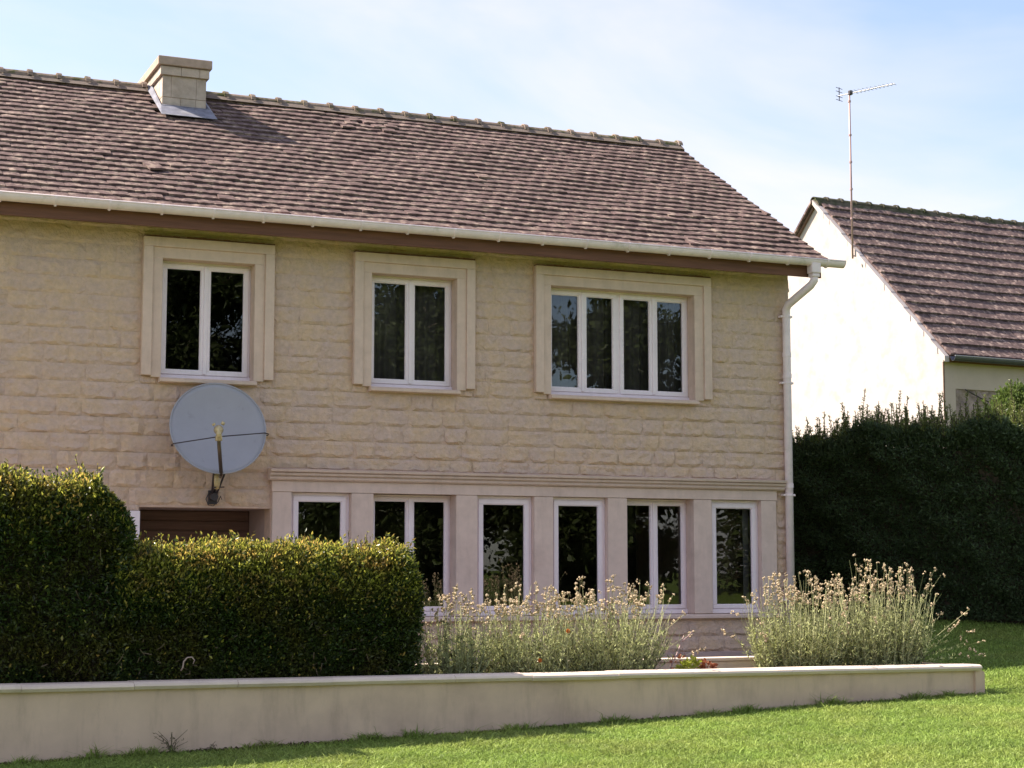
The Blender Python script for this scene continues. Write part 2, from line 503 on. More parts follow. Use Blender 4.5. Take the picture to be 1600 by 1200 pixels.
# other walls, gables, floors
mb = MB()
def gable(x0, x1):
    prof = [(0.002, -1.7), (YB - 0.5, -1.7), (YB - 0.5, 4.32), (RIDGE_Y, RIDGE_Z - 0.22), (0.002, 4.32)]
    mb.prism(prof, x0, x1)
gable(XR - 0.28, XR); gable(XL, XL + 0.28)
mb.box(XL + .28, XR - .28, YB - 0.78, YB - 0.5, -1.7, 4.32)
mb.obj("end_walls", M['mortar'], HOUSE)
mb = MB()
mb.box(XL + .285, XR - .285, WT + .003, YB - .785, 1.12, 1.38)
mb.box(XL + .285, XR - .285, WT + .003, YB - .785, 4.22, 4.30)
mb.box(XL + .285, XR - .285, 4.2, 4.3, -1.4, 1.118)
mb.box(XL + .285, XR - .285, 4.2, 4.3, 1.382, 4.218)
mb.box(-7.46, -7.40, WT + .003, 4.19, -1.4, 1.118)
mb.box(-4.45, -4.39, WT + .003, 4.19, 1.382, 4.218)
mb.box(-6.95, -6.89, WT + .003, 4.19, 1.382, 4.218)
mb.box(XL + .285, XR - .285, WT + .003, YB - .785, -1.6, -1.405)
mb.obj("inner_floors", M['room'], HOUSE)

# ---- rock-faced stones
def stone_mesh(k):
    nx, nz = 6, 4
    r = np.random.default_rng(100 + k)
    V, F = [], []
    px, pz = r.uniform(-.5, .5, 5), r.uniform(-.5, .5, 5)
    ph = r.uniform(0.2, 1.0, 5)
    for i in range(nx + 1):
        for j in range(nz + 1):
            u = i / nx - .5; w = j / nz - .5
            e = i in (0, nx) or j in (0, nz)
            if e:
                y = -0.004 - .012 * r.random() if j not in (0, nz) else (0.003 - .012 * r.random() if j == 0 else -0.004 - .008 * r.random())
                if i in (0, nx): y += .010 * r.random()
                u *= 1.0; w *= 0.985
            else:
                y = -0.008 - 0.017 * r.random() - 0.017 * max(ph[m] * math.exp(-((u - px[m]) ** 2 / 0.05 + (w - pz[m]) ** 2 / 0.09)) for m in range(5))
                u += r.uniform(-.045, .045); w += r.uniform(-.07, .07) - 0.03
                if j == 1: y -= 0.010 * r.random(); w -= 0.05 * r.random()
                if i == 1: u -= 0.05 * r.random()
                if i == nx - 1: u += 0.05 * r.random()
                if j == nz - 1: w += 0.05
            V.append((u, y, w))
    for i in range(nx):
        for j in range(nz):
            a = i * (nz + 1) + j; b = a + nz + 1
            if r.random() < .5: F += [(a, b, b + 1), (a, b + 1, a + 1)]
            else: F += [(a, b, a + 1), (b, b + 1, a + 1)]
    m = bpy.data.meshes.new("stone")
    m.from_pydata(V, [], F); m.materials.append(M['stone']); m.update()
    return m
SM = [stone_mesh(k) for k in range(28)]
SMV = [(np.array([v.co[:] for v in m.vertices]), np.array([p.vertices[:] for p in m.polygons])) for m in SM]

excl = [(a[0], a[1], OZ0, OZ1) for a in WIN] + [(a[2] - .03, a[3] + .03, 2.26, 2.4) for a in WIN]
excl += [(a[2], a[3], 2.30, 2.36) for a in WIN] + [(STX0 - .02, STX1 + .02, -0.645, 1.245), DOOR, (DOOR[0] - .13, DOOR[0] + .01, -1.4, 0.7)]
CH = 0.208
cells = []
z = -1.088
row = 0
while z < 4.16:
    z1 = min(z + CH, 4.28)
    cuts = sorted(set([XL, XR] + [c for e in excl if e[2] < z1 - .01 and e[3] > z + .01 for c in e[:2]]))
    segs = []
    for a, b in zip(cuts[:-1], cuts[1:]):
        m = (a + b) / 2
        lo, hi = z, z1
        for e in excl:
            if e[0] < m < e[1] and e[2] < hi and e[3] > lo:
                if e[2] - lo > hi - e[3]: hi = min(hi, e[2])
                else: lo = max(lo, e[3])
        if hi - lo < 0.045: continue
        if segs and abs(segs[-1][1] - a) < 1e-6 and abs(segs[-1][2] - lo) < 1e-4 and abs(segs[-1][3] - hi) < 1e-4:
            segs[-1] = (segs[-1][0], b, lo, hi)
        else: segs.append((a, b, lo, hi))
    for a, b, lo, hi in segs:
        x = a
        if b - a > 1.0: x = a
        first = True
        while x < b - 1e-6:
            w = random.choice((0.30, 0.38, 0.44, 0.5, 0.56, 0.62)) * random.uniform(.94, 1.06)
            if first: w *= random.uniform(.55, 1.0); first = False
            if b - x - w < 0.2: w = b - x if b - x < 0.7 else (b - x) / 2
            cells.append((x, x + w, lo, hi)); x += w
    z = z1; row += 1
def cell_rank(c):
    p = in_view(((c[0] + c[1]) / 2, 0, (c[2] + c[3]) / 2), 0)
    if p is None: return -1
    if p[1] > 1010 or (p[0] < 660 and p[1] > 850) or (p[0] < 205 and p[1] > 745): return -0.5
    return (c[1] - c[0]) * (c[3] - c[2]) / ((c[0] - CAM.x) ** 2 + CAM.y ** 2)
cells.sort(key=cell_rank, reverse=True)
rest = []
for k, (a, b, c, d) in enumerate(cells):
    v = random.randrange(len(SM))
    sx = (b - a) * random.choice((1, -1))
    dep = random.uniform(.75, 1.2) * float(np.interp(c, [1.6, 3.2], [1.02, .60]))
    if k < 300:
        o = bpy.data.objects.new("stone", SM[v])
        link(o, FAC, Matrix.Translation(((a + b) / 2, 0, (c + d) / 2)) @ Matrix.Diagonal((sx, dep, d - c, 1)))
    else:
        V, F = SMV[v]
        rest.append((V * np.array([sx, dep, d - c]) + np.array([(a + b) / 2, 0, (c + d) / 2]), F if sx > 0 else F[:, ::-1], 0))
# the return of the corner on the gable end
z = -1.09
while z < 4.2:
    zt = min(z + CH, 4.28)
    y = 0.0
    for w in ([.22, .45, .5] if int(round(z / CH)) % 2 else [.4, .5, .3]):
        V, F = SMV[random.randrange(len(SM))]
        W = V * np.array([w, 1, zt - z])
        W = np.stack([-W[:, 1] + XR, W[:, 0] + y + w / 2, W[:, 2] + (z + zt) / 2], 1)
        rest.append((W, F, 0)); y += w
    z = zt
V, F, mi = join(rest)
o = np_obj("stonework", V, F, [M['stone']], FAC); prop(o, kind="stuff")

# plinth, frieze, pilasters, cornice
mb = MB(); mb.box(XL, DOOR[0] - .13, -0.03, 0.0, -1.7, -1.09); mb.box(DOOR[1] + .001, XR, -0.03, 0.0, -1.7, -1.09)
mb.obj("plinth", M['plinth'], HOUSE, bevel=.006)
mb = MB(); mb.box(STX0, STX1, -0.062, -0.001, 0.969, 1.105); mb.obj("frieze", M['dressed2'], HOUSE, bevel=.004)
mb = MB()
mb.prism([(-0.001, 1.107), (-0.085, 1.107), (-0.115, 1.125), (-0.125, 1.150), (-0.105, 1.158), (-0.105, 1.166), (-0.140, 1.172), (-0.150, 1.198),
          (-0.135, 1.204), (-0.175, 1.214), (-0.185, 1.244), (-0.001, 1.262)], STX0 - .045, STX1 + .10)
mb.obj("cornice", M['dressed2'], HOUSE)
for a, b in PIL:
    mb = MB(); mb.box(a, b, -0.055, 0.26, GZ0, GZ1 - .001)
    mb.obj("pilaster", M['dressed2'], HOUSE, bevel=.004)
mb = MB(); mb.prism([(0.25, -0.642), (-0.075, -0.642), (-0.085, -0.635), (-0.085, -0.60), (-0.075, -0.585), (0.25, GZ0 - .001)], STX0, STX1)
mb.obj("strip_sill", M['dressed2'], HOUSE)
# door recess
mb = MB()
mb.box(DOOR[0] - .12, DOOR[0], -0.06, 1.0, DOOR[2], DOOR[3] - .05)
mb.obj("door_jamb", M['white'], HOUSE, bevel=.005)
mb = MB()
mb.box(DOOR[0] - .3, DOOR[1] + .3, WT + .001, 1.1, DOOR[3] + .001, DOOR[3] + .06)
mb.box(DOOR[1] + .001, DOOR[1] + .03, WT + .001, 1.1, DOOR[2], DOOR[3])
mb.box(DOOR[0] - .03, DOOR[0] - .001, 1.0, 1.1, DOOR[2], DOOR[3])
mb.obj("porch_lining", M['plinth'], HOUSE)
gd = MB(); gd.box(DOOR[0], DOOR[1], 1.03, 1.09, DOOR[2], DOOR[3])
gd = gd.obj("garage_door", M['door'], HOUSE)
z = DOOR[3]
while z > DOOR[2] + .01:
    mb = MB(); mb.box(DOOR[0] + .01, DOOR[1] - .01, 1.005, 1.029, max(z - .118, DOOR[2]), z - .012)
    mb.obj("plank", M['door'], gd, bevel=.004); z -= 0.125

# ---- windows
def rect_frame(mb, x0, x1, z0, z1, y0, y1, w, wb=None, wt=None):
    wb = wb or w; wt = wt or w
    mb.box(x0, x1, y0, y1, z0, z0 + wb); mb.box(x0, x1, y0, y1, z1 - wt, z1)
    mb.box(x0, x0 + w, y0, y1, z0 + wb, z1 - wt); mb.box(x1 - w, x1, y0, y1, z0 + wb, z1 - wt)
def pane(x0, x1, z0, z1, y, parent):
    mb = MB(); mb.face([(x0, y, z0), (x1, y, z0), (x1, y, z1), (x0, y, z1)])
    return mb.obj("pane", M['glass'], parent)
def sash(x0, x1, z0, z1, y, w, parent, wb=None):
    mb = MB(); rect_frame(mb, x0, x1, z0, z1, y, y + .05, w, wb)
    o = mb.obj("sash", M['white'], parent, bevel=.004)
    mb = MB(); rect_frame(mb, x0 + w, x1 - w, z0 + (wb or w), z1 - w, y + .012, y + .04, .009); mb.obj("glazing_bead", M['white'], parent)
    pane(x0 + w + .004, x1 - w - .004, z0 + (wb or w) + .004, z1 - w - .004, y + .03, parent)
def window(x0, x1, z0, z1, y, n, fw, sw, name="window"):
    mb = MB()
    rect_frame(mb, x0, x1, z0, z1, y + .02, y + .08, fw, .075)
    mb.box(x0 - .0, x1 + .0, y - .015, y + .02, z0, z0 + .055)      # drip sill
    pairs = max(1, n // 2)
    if pairs == 2:
        c = (x0 + x1) / 2; mb.box(c - .035, c + .035, y + .018, y + .08, z0 + .075, z1 - fw)
    W = mb.obj(name, M['white'], HOUSE, bevel=.004)
    ia, ib = x0 + fw * .6, x1 - fw * .6
    za, zb = z0 + .066, z1 - fw * .6
    if n == 1: sash(ia, ib, za, zb, y, sw, W, sw * .8)
    elif n == 2:
        c = (ia + ib) / 2
        sash(ia, c - .003, za, zb, y, sw, W); sash(c + .003, ib, za, zb, y, sw, W)
        m2 = MB(); m2.box(c - .022, c + .022, y - .012, y - .0005, za + .01, zb - .01); m2.obj("cover_strip", M['white'], W, bevel=.003)
    else:
        c = (x0 + x1) / 2
        for a, b in ((ia, c - .025), (c + .025, ib)):
            d = (a + b) / 2
            sash(a, d - .003, za, zb, y, sw, W); sash(d + .003, b, za, zb, y, sw, W)
            m2 = MB(); m2.box(d - .02, d + .02, y - .012, y - .0005, za + .01, zb - .01); m2.obj("cover_strip", M['white'], W, bevel=.003)
    return W
for (o0, o1, i0, i1, n) in WIN:
    W = window(i0 + .002, i1 - .002, IZ0, IZ1, 0.125, n, .05, .054)
    st = 0.118
    mb = MB()                                     # outer architrave
    mb.box(o0, o1, -0.085, 0.0, OZ1 - st, OZ1); mb.box(o0, o0 + st, -0.085, 0.0, OZ0, OZ1 - st); mb.box(o1 - st, o1, -0.085, 0.0, OZ0, OZ1 - st)
    mb.obj("architrave", M['dressed'], W, bevel=.005)
    mb = MB()
    mb.box(o0 + st, o1 - st, -0.055, 0.0, IZ1, OZ1 - st); mb.box(o0 + st, i0, -0.055, 0.0, OZ0 - .02, IZ1); mb.box(i1, o1 - st, -0.055, 0.0, OZ0 - .02, IZ1)
    mb.obj("inner_band", M['dressed'], W, bevel=.004)
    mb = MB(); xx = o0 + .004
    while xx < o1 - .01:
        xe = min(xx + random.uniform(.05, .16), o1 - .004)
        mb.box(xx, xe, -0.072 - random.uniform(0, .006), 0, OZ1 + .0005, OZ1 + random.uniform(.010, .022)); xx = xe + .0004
    mb.obj("dark_top_strip", M['fascia'], W)  # ragged dark brown strip along the top of the surround
    mb = MB(); mb.prism([(0.124, 2.262), (-0.105, 2.262), (-0.118, 2.27), (-0.118, 2.30), (-0.09, 2.308), (-0.09, 2.318), (0.124, IZ0 - .001)], i0 - .022, i1 + .03)
    mb.obj("window_sill", M['dressed'], W)
    mb = MB()
    mb.box(i0, i0 + .0015, 0.0, .2, IZ0, IZ1 - .002); mb.box(i1 - .0015, i1, 0, .2, IZ0, IZ1 - .002); mb.box(i0, i1, 0, .2, IZ1 - .0015, IZ1)
    mb.obj("reveal", M['dressed'], W)
for i in range(6):
    a, b = PIL[i][1] + .001, PIL[i + 1][0] - .001
    if i in (1, 4): window(a, b, GZ0, GZ1, 0.145, 2, .05, .048)
    else: window(a, b, GZ0, GZ1, 0.02, 1, .07, .062)

# net curtains hanging inside
def curtain(x0, x1, z0, z1, y, amp, name, label, cat, m):
    n = int((x1 - x0) / .018)
    X = np.linspace(x0, x1, n)
    Y = y + amp * np.sin(X * 46) + amp * .6 * np.sin(X * 23 + 1) + rng.normal(0, amp * .15, n)
    V = np.concatenate([np.stack([X, Y, np.full(n, z0)], 1), np.stack([X, Y, np.full(n, z1)], 1)])
    k = np.arange(n - 1)
    o = np_obj(name, V, np.stack([k, k + 1, n + k + 1, n + k], 1), [m], smooth=True)
    return prop(o, label, cat)
curtain(-3.70, -1.56, 2.36, 3.74, .33, .030, "net_curtain", "sheer net curtain hanging behind the wide four-pane upstairs window", "curtain", M['net'])
curtain(-6.20, -5.08, 2.36, 3.74, .33, .024, "net_curtain", "sheer net curtain hanging behind the middle upstairs window", "curtain", M['net'])
mb = MB(); mb.box(-0.665, -0.575, .22, .225, GZ0 + .05, GZ1 - .02)
prop(mb.obj("blind", M['blind']), "narrow grey blind drawn aside in the rightmost downstairs window", "blind")

# ---- roof
ca, sa = math.cos(PITCH), math.sin(PITCH)
e2 = Vector((0, ca, sa)); nn = Vector((0, -sa, ca))
RX0, RX1 = XL - .3, 0.352
mb = MB()
dn = 0.075
def rp2(s, off): return (EAVE_Y + s * ca - off * sa, EAVE_Z + s * sa + off * ca)
SL = (RIDGE_Y - EAVE_Y) / ca
by, bz = 2 * RIDGE_Y - EAVE_Y, EAVE_Z
prof = [rp2(0.03, -.055), rp2(SL, -.055), (by, bz - .02), (by, bz - .1), (RIDGE_Y, RIDGE_Z - .2), (rp2(0.03, -.13))]
mb.prism(prof, RX0 + .02, RX1 - .03)
ROOF = mb.obj("roof", M['fascia'], HOUSE)
mb = MB(); mb.prism([(RIDGE_Y, RIDGE_Z - .01), (by, bz), (by, bz - .018), (RIDGE_Y, RIDGE_Z - .05)], RX0, RX1)
mb.obj("rear_slope", M['tile'], HOUSE)

def tile_mesh(k, w, l, t, m, rib=False):
    r = np.random.default_rng(900 + k)
    xs_ = [-w / 2, -w / 6, w / 6, w / 2]
    ez = [0, .003, .003, 0]
    V = []
    for j, y in ((0, 0), (1, l)):
        for i in range(4):
            jig = r.uniform(-.008, .008) if j == 0 else 0
            V.append((xs_[i] * r.uniform(.985, 1.0), y + jig, t + ez[i] + r.uniform(-.003, .003)))
    for j, y in ((0, 0), (1, l)):
        for i in range(4): V.append((xs_[i], y + (V[i][1] if j == 0 else 0), ez[i] - .003))
    F = []
    for i in range(3):
        F.append((i, i + 1, 5 + i, 4 + i)); F.append((8 + i, i + 12, i + 13, 9 + i)); F.append((8 + i, 9 + i, i + 1, i))
    F += [(0, 4, 12, 8), (3, 11, 15, 7)]
    me = bpy.data.meshes.new("tile"); me.from_pydata(V, [], F); me.materials.append(m); me.update()
    return me
def lay_tiles(origin, eX, eS, rows, gauge, x0, x1, width, length, thick, mkey, parent, variants, seed, skip=None, odd=None, stagger=True):
    rr = random.Random(seed)
    meshes = [tile_mesh(seed * 20 + k, width - .004, length, thick, M[mkey]) for k in range(variants)]
    data = [(np.array([v.co[:] for v in m.vertices]), [tuple(p.vertices) for p in m.polygons]) for m in meshes]
    eN = eX.cross(eS).normalized()
    th = thick / gauge * .92
    todo = []
    for i in range(rows):
        x = x0 - (width / 2 if (i % 2 and stagger) else 0) + rr.uniform(-.012, .012)
        drift = rr.uniform(-.006, .006)
        while x < x1 - .02:
            xa, xb = max(x, x0), min(x + width, x1)
            if xb - xa > .03:
                cx = (xa + xb) / 2
                s = i * gauge + drift + rr.gauss(0, .0035) + .007 * math.sin(cx * 1.3 + i * .4)
                lift = abs(rr.gauss(0, .003)) + .006 * math.sin(cx * .9 + i * .25) + .006 * math.sin(cx * 3.1 - i * .7)
                tilt = th + rr.gauss(0, .007); yaw = rr.gauss(0, .009)
                if odd:
                    r_ = odd(cx, s, rr)
                    if r_: s += r_[0]; lift += r_[1]; yaw += r_[2]
                if not (skip and skip(cx, s)):
                    a = eX * math.cos(yaw) + eS * math.sin(yaw)
                    b = (eS * math.cos(yaw) - eX * math.sin(yaw))
                    b = (b * math.cos(tilt) - eN * math.sin(tilt))
                    c = a.cross(b)
                    p = origin + eX * cx + eS * s + eN * (lift + thick * .35)
                    mw = Matrix(((a.x, b.x, c.x, p.x), (a.y, b.y, c.y, p.y), (a.z, b.z, c.z, p.z), (0, 0, 0, 1))) @ Matrix.Diagonal(((xb - xa) / width, 1, 1, 1))
                    pix = in_view(p, 0)
                    todo.append((1 / (p - CAM).length if pix else 0, mw))
            x += width
    todo.sort(key=lambda q: -q[0])
    vs, fs, off = [], [], 0
    for k, (_, mw) in enumerate(todo):
        v = rr.randrange(variants)
        if k < 300: link(bpy.data.objects.new("tile", meshes[v]), parent, mw)
        else:
            A = np.array(mw); V, F = data[v]
            vs.append(V @ A[:3, :3].T + A[:3, 3]); fs += [tuple(q + off for q in f) for f in F]; off += len(V)
    V = np.concatenate(vs)
    o = np_obj("tiling", V, np.array(fs), [M[mkey]], parent)
    prop(o, kind="stuff")
    return len(todo)
def odd(x, s, r):
    if abs(x + 8.78) < .12 and abs(s - 1.28) < .11: return (-.10, .035, .16)
    if (x + 5.25) ** 2 / .25 + (s - 4.2) ** 2 / .10 < 1: return (r.uniform(-.07, .05), r.uniform(0, .02), r.uniform(-.16, .16))
    if r.random() < .022: return (r.uniform(-.05, .03), r.uniform(0, .012), r.uniform(-.08, .08))
    return None
CHX0, CHX1, CHY0, CHY1 = -8.325, -7.700, 2.985, 4.55
def skip(x, s): return CHX0 - .02 < x < CHX1 + .02 and s * ca + EAVE_Y > CHY0 - .22
NR = 26
lay_tiles(Vector((0, EAVE_Y, EAVE_Z)) - nn * .03, Vector((1, 0, 0)), e2, NR, SL / NR, RX0, RX1, 0.205, 0.33, 0.0245, 'tile', ROOF, 10, 3, skip, odd)

# ridge tiles bedded in mortar
def ridge(x0, x1, y, z, pitch_len, r, parent, yz_dir, mkey, gapfn=None, lift=0.0):
    x = x0
    mb = MB()
    while x < x1 - .05:
        xe = min(x + pitch_len, x1)
        if not (gapfn and gapfn((x + xe) / 2)):
            mb2 = MB()
            seg = 7
            dz = random.uniform(-.008, .008); dy = random.uniform(-.008, .008)
            for part, (xa, xb, ra) in enumerate(((x, xe - .07, r), (xe - .075, xe - .005, r + .028))):
                ring = []
                for xx, rad in ((xa, ra + (.004 if part else .0)), (xb, ra)):
                    ring.append([(xx, -math.cos(math.pi * (k / seg) * .92 + .12) * rad + dy, math.sin(math.pi * (k / seg) * .92 + .12) * rad * .92 + dz) for k in range(seg + 1)])
                    ring.append([(xx, q_[1] * (rad - .02) / rad, q_[2] * (rad - .02) / rad) for q_ in ring[-1]])
                a, ai, b, bi = ring
                for k in range(seg):
                    mb2.face([a[k], a[k + 1], b[k + 1], b[k]]); mb2.face([a[k], ai[k], ai[k + 1], a[k + 1]]); mb2.face([b[k], b[k + 1], bi[k + 1], bi[k]])
            P = Matrix.Translation((0, y, z)) if yz_dir is None else yz_dir
            mb2.v = [tuple(P @ Vector(v)) for v in mb2.v]
            mb2.obj("ridge_tile", M[mkey], parent, mw=P @ Matrix.Translation(((x + xe) / 2, 0, 0)))
        x += pitch_len
ridge(RX0, RX1, RIDGE_Y, RIDGE_Z - .035, 0.400, 0.105, HOUSE, None, 'ridge', lambda x: CHX0 - .12 < x < CHX1 + .16)
mb = MB()
for a, b in ((RX0 + .02, CHX0 - .01), (CHX1 + .01, RX1 - .02)):
    mb.prism([(RIDGE_Y - .20, RIDGE_Z - .092), (RIDGE_Y - .07, RIDGE_Z + .01), (RIDGE_Y + .07, RIDGE_Z + .01), (RIDGE_Y + .2, RIDGE_Z - .09), (RIDGE_Y, RIDGE_Z - .12)], a, b)
mb.obj("ridge_bedding", M['rmortar'], HOUSE)

# ---- chimney
mb = MB(); mb.box(CHX0 + .012, CHX1 - .012, CHY0 + .012, CHY1 - .012, 5.4, 7.02)
CHM = mb.obj("chimney", M['mortar'], HOUSE)
for zc0, zc1, cuts in ((6.30, 6.62, (.0, .42, .76, 1.)), (6.627, 6.93, (.0, .2, .77, 1.)), (6.937, 7.06, (0, .42, .80, 1.))):
    top = zc0 > 6.93
    g = .035 if top else 0
    for a, b in zip(cuts[:-1], cuts[1:]):
        xa = CHX0 - g + (CHX1 - CHX0 + 2 * g) * a; xb = CHX0 - g + (CHX1 - CHX0 + 2 * g) * b
        mb = MB(); mb.box(xa + .002, xb - .002, CHY0 - g - random.uniform(0, .003), CHY0 + .2, zc0, zc1)
        mb.obj("block", M['chim'], CHM, bevel=.003)
    for ya, yb in zip(np.linspace(CHY0 + .205, CHY1, 4)[:-1], np.linspace(CHY0 + .205, CHY1, 4)[1:]):
        for xx in (CHX0 - g, CHX1 - .15 + g):
            mb = MB(); mb.box(xx + .001, xx + .149, ya, yb - .006, zc0, zc1); mb.obj("block", M['chim'], CHM, bevel=.006)
mb = MB(); mb.box(CHX0 - .075, CHX1 + .065, CHY0 - .075, CHY1 + .075, 7.068, 7.196); mb.obj("chimney_cap", M['chimcap'], CHM, bevel=.008)
mb = MB()
zf = EAVE_Z + (CHY0 - EAVE_Y) * sa / ca
fl = [(CHX0 - .01, CHY0 - .012, zf + .05), (CHX1 + .01, CHY0 - .012, zf + .05), (CHX1 + .08, CHY0 - .38, zf - .178), (CHX0 - .08, CHY0 - .38, zf - .178)]
mid = [(CHX0 - .03, CHY0 - .10, zf + .02), (CHX1 + .03, CHY0 - .10, zf + .02)]
mb.face([fl[0], fl[1], mid[1], mid[0]]); mb.face([mid[0], mid[1], fl[2], fl[3]])
for sgn, xx in ((-1, CHX0), (1, CHX1)):
    mb.face([(xx + sgn * .006, CHY0 - .012, zf + .05), (xx + sgn * .03, CHY0 - .10, zf + .02), (xx + sgn * .08, CHY0 - .38, zf - .178),
             (xx + sgn * .08, RIDGE_Y, RIDGE_Z + .03), (xx + sgn * .008, RIDGE_Y, RIDGE_Z + .10)])
o = mb.obj("flashing", M['zinc'], CHM); sm = o.modifiers.new("thick", 'SOLIDIFY'); sm.thickness = .006

# ---- eaves: fascia, soffit, gutter, downpipe
mb = MB(); mb.box(RX0, 0.262, -0.455, -0.425, 4.078, 4.30); mb.obj("fascia_board", M['fascia'], HOUSE, bevel=.003)
mb = MB(); mb.box(RX0, 0.255, -0.424, 0.0, 4.172, 4.19); mb.obj("soffit", M['fascia'], HOUSE)
GY, GZc, GR = -0.545, 4.305, 0.078
mb = MB()
arc = [(GY - GR * math.cos(t), GZc - .0 - GR * 1.06 * math.sin(t)) for t in np.linspace(0, math.pi, 13)]
inn = [(GY - (GR - .006) * math.cos(t), GZc - (GR - .006) * 1.06 * math.sin(t)) for t in np.linspace(math.pi, 0, 13)]
mb.prism(arc + inn, RX0, 0.565)
GUT = mb.obj("gutter", M['gutter'], HOUSE, smooth=False)
mb = MB(); mb.tube([(RX0, GY - GR + .006, GZc + .006), (0.565, GY - GR + .006, GZc + .006)], .013, 8); mb.obj("gutter_lip", M['gutter'], GUT, smooth=True)
mb = MB(); mb.prism(arc, 0.553, 0.566); mb.obj("end_cap", M['gutter'], GUT)
x = RX0 + .2
while x < 0.5:
    mb = MB(); arc2 = [(GY - (GR + .007) * math.cos(t), GZc - (GR + .007) * 1.08 * math.sin(t)) for t in np.linspace(-.1, math.pi, 11)]
    mb.prism(arc2 + [(y_ + (.012 if y_ < GY else -.012), z_ + .012) for y_, z_ in arc2[::-1]], x - .013, x + .013)
    mb.box(x - .012, x + .012, GY - .02, GY + .02, GZc - GR * 1.08 - .014, GZc - GR * 1.08)
    mb.obj("bracket", M['gutter'], GUT); x += 0.62
PX, PY = -0.092, -0.088
mb = MB()
mb.tube([(.085, GY, 4.10), (.085, GY, 4.02), (.06, GY + .05, 3.955), (PX - .0, PY - .06, 3.725), (PX, PY, 3.66), (PX, PY, 3.52), (PX, PY, -1.42)], .056, 14)
DP = mb.obj("downpipe", M['gutter'], HOUSE, smooth=True)
mb = MB(); mb.box(.012, .158, GY - .072, GY + .072, 4.115, 4.262); mb.box(.025, .145, GY - .062, GY + .062, 4.06, 4.114); mb.obj("outlet_box", M['gutter'], DP, bevel=.014, seg=2)
for zz in (3.02, 1.18, 2.72):
    mb = MB(); mb.tube([(PX, PY, zz - .03), (PX, PY, zz + .03)], .063, 14); mb.obj("pipe_collar", M['gutter'], DP, smooth=False)
for zz in (3.56, 2.62, 1.05, -.4):
    mb = MB(); mb.tube([(PX, PY, zz - .012), (PX, PY, zz + .012)], .0635, 14); mb.box(PX - .095, PX + .095, PY - .012, PY + .06, zz - .014, zz + .014)
    mb.obj("pipe_clip", M['gutter'], DP)

# ------------------------------------------------------------------ satellite dish
DC = Vector((-8.262, -0.42, 1.70))
DT = thing("satellite_dish", (-8.225, 0, 0.83), "large round grey satellite dish on the stone wall below the left upstairs window", "satellite dish")
dn_ = Vector((-0.06, -math.cos(R(20)), math.sin(R(20)))).normalized()
dxv = Vector((0, 0, 1)).cross(dn_).normalized() * -1
dxv = Vector((1, 0, 0)) - dn_ * dn_.x; dxv.normalize()
dyv = dxv.cross(dn_) * 1
if dyv.z < 0: dyv = -dyv
def dpt(u, v, h): return DC + dxv * u + dyv * v + dn_ * h
RW, RH = 0.572, 0.590
mb = MB(); NRr, NS = 10, 48
grid = []
for i in range(NRr + 1):
    f = i / NRr
    grid.append([dpt(RW * f * math.cos(2 * math.pi * k / NS), RH * f * math.sin(2 * math.pi * k / NS), .10 * f * f - .10) for k in range(NS)])
vv_ = []; ff_ = []
for g_ in grid: vv_ += [tuple(p) for p in g_]
for i in range(NRr):
    for k in range(NS):
        ff_.append((i * NS + k, i * NS + (k + 1) % NS, (i + 1) * NS + (k + 1) % NS, (i + 1) * NS + k))
me = bpy.data.meshes.new("reflector"); me.from_pydata(vv_, [], ff_); me.materials.append(M['dish']); me.polygons.foreach_set("use_smooth", [True] * len(ff_)); me.update()
o = link(bpy.data.objects.new("reflector", me), DT); sm = o.modifiers.new("t", 'SOLIDIFY'); sm.thickness = .006; sm.offset = 0
mb = MB(); ring = [dpt(RW * math.cos(2 * math.pi * k / 64), RH * math.sin(2 * math.pi * k / 64), 0) for k in range(65)]
mb.tube(ring, .010, 8, cap=False); mb.obj("rim", M['dish'], DT, smooth=True)
LN = Vector((-8.40, -1.02, 1.63))
arm0 = dpt(.0, -RH + .0, -.02)
mb = MB(); mb.tube([arm0 + Vector((0.02, .12, -.02)), arm0, LN + Vector((0, .02, -.06))], .023, 10); mb.obj("feed_arm", M['armm'], DT, smooth=True)
mb = MB()
ldir = (dpt(0, 0, -.1) - LN).normalized()
mb.tube([LN - ldir * .05, LN - ldir * .02, LN + ldir * .02, LN + ldir * .05, LN + ldir * .085], [.030, .042, .034, .048, .058], 14)
mb.tube([LN - ldir * .02 + Vector((0, 0, -.10)), LN - ldir * .02], [.030, .034], 10)
mb.box(LN.x - .035, LN.x + .035, LN.y - .03, LN.y + .03, LN.z - .13, LN.z - .07)
mb.tube([LN + Vector((-.05, 0, .05)), LN + Vector((-.07, 0, .07))], .02, 8); mb.tube([LN + Vector((.04, 0, .06)), LN + Vector((.055, 0, .09))], .022, 8)
mb.obj("feed_horn", M['brass'], DT, smooth=True)
for u, v in ((-.545, -.22), (.555, -.075)):
    e = dpt(u, v, 0); ee = e + Vector((.05 if u > 0 else -.02, 0, 0))
    mb = MB(); mb.tube([LN + Vector((0, .02, -.08)), e + dn_ * .03, ee + dn_ * .0, ee - dn_ * .04, e - dn_ * .03], .007, 8); mb.obj("stay_rod", M['dark'], DT, smooth=True)
WP = Vector((-8.225, -0.03, 0.90))
for p0 in ((-8.30, -.40, 1.20), (-8.14, -.34, 1.20), (-8.24, -.2, 1.22)):
    mb = MB(); mb.tube([p0, (WP.x + (p0[0] + 8.22) * .25, -.06, .86)], .012, 8); mb.obj("bracket_leg", M['dark'], DT, smooth=True)
mb = MB(); mb.tube([(-8.34, -.40, 1.19), (-8.10, -.34, 1.19)], .012, 8); mb.tube([(-8.22, -.30, 1.17), (-8.225, -.10, .95), (-8.225, -.02, .92)], .016, 8)
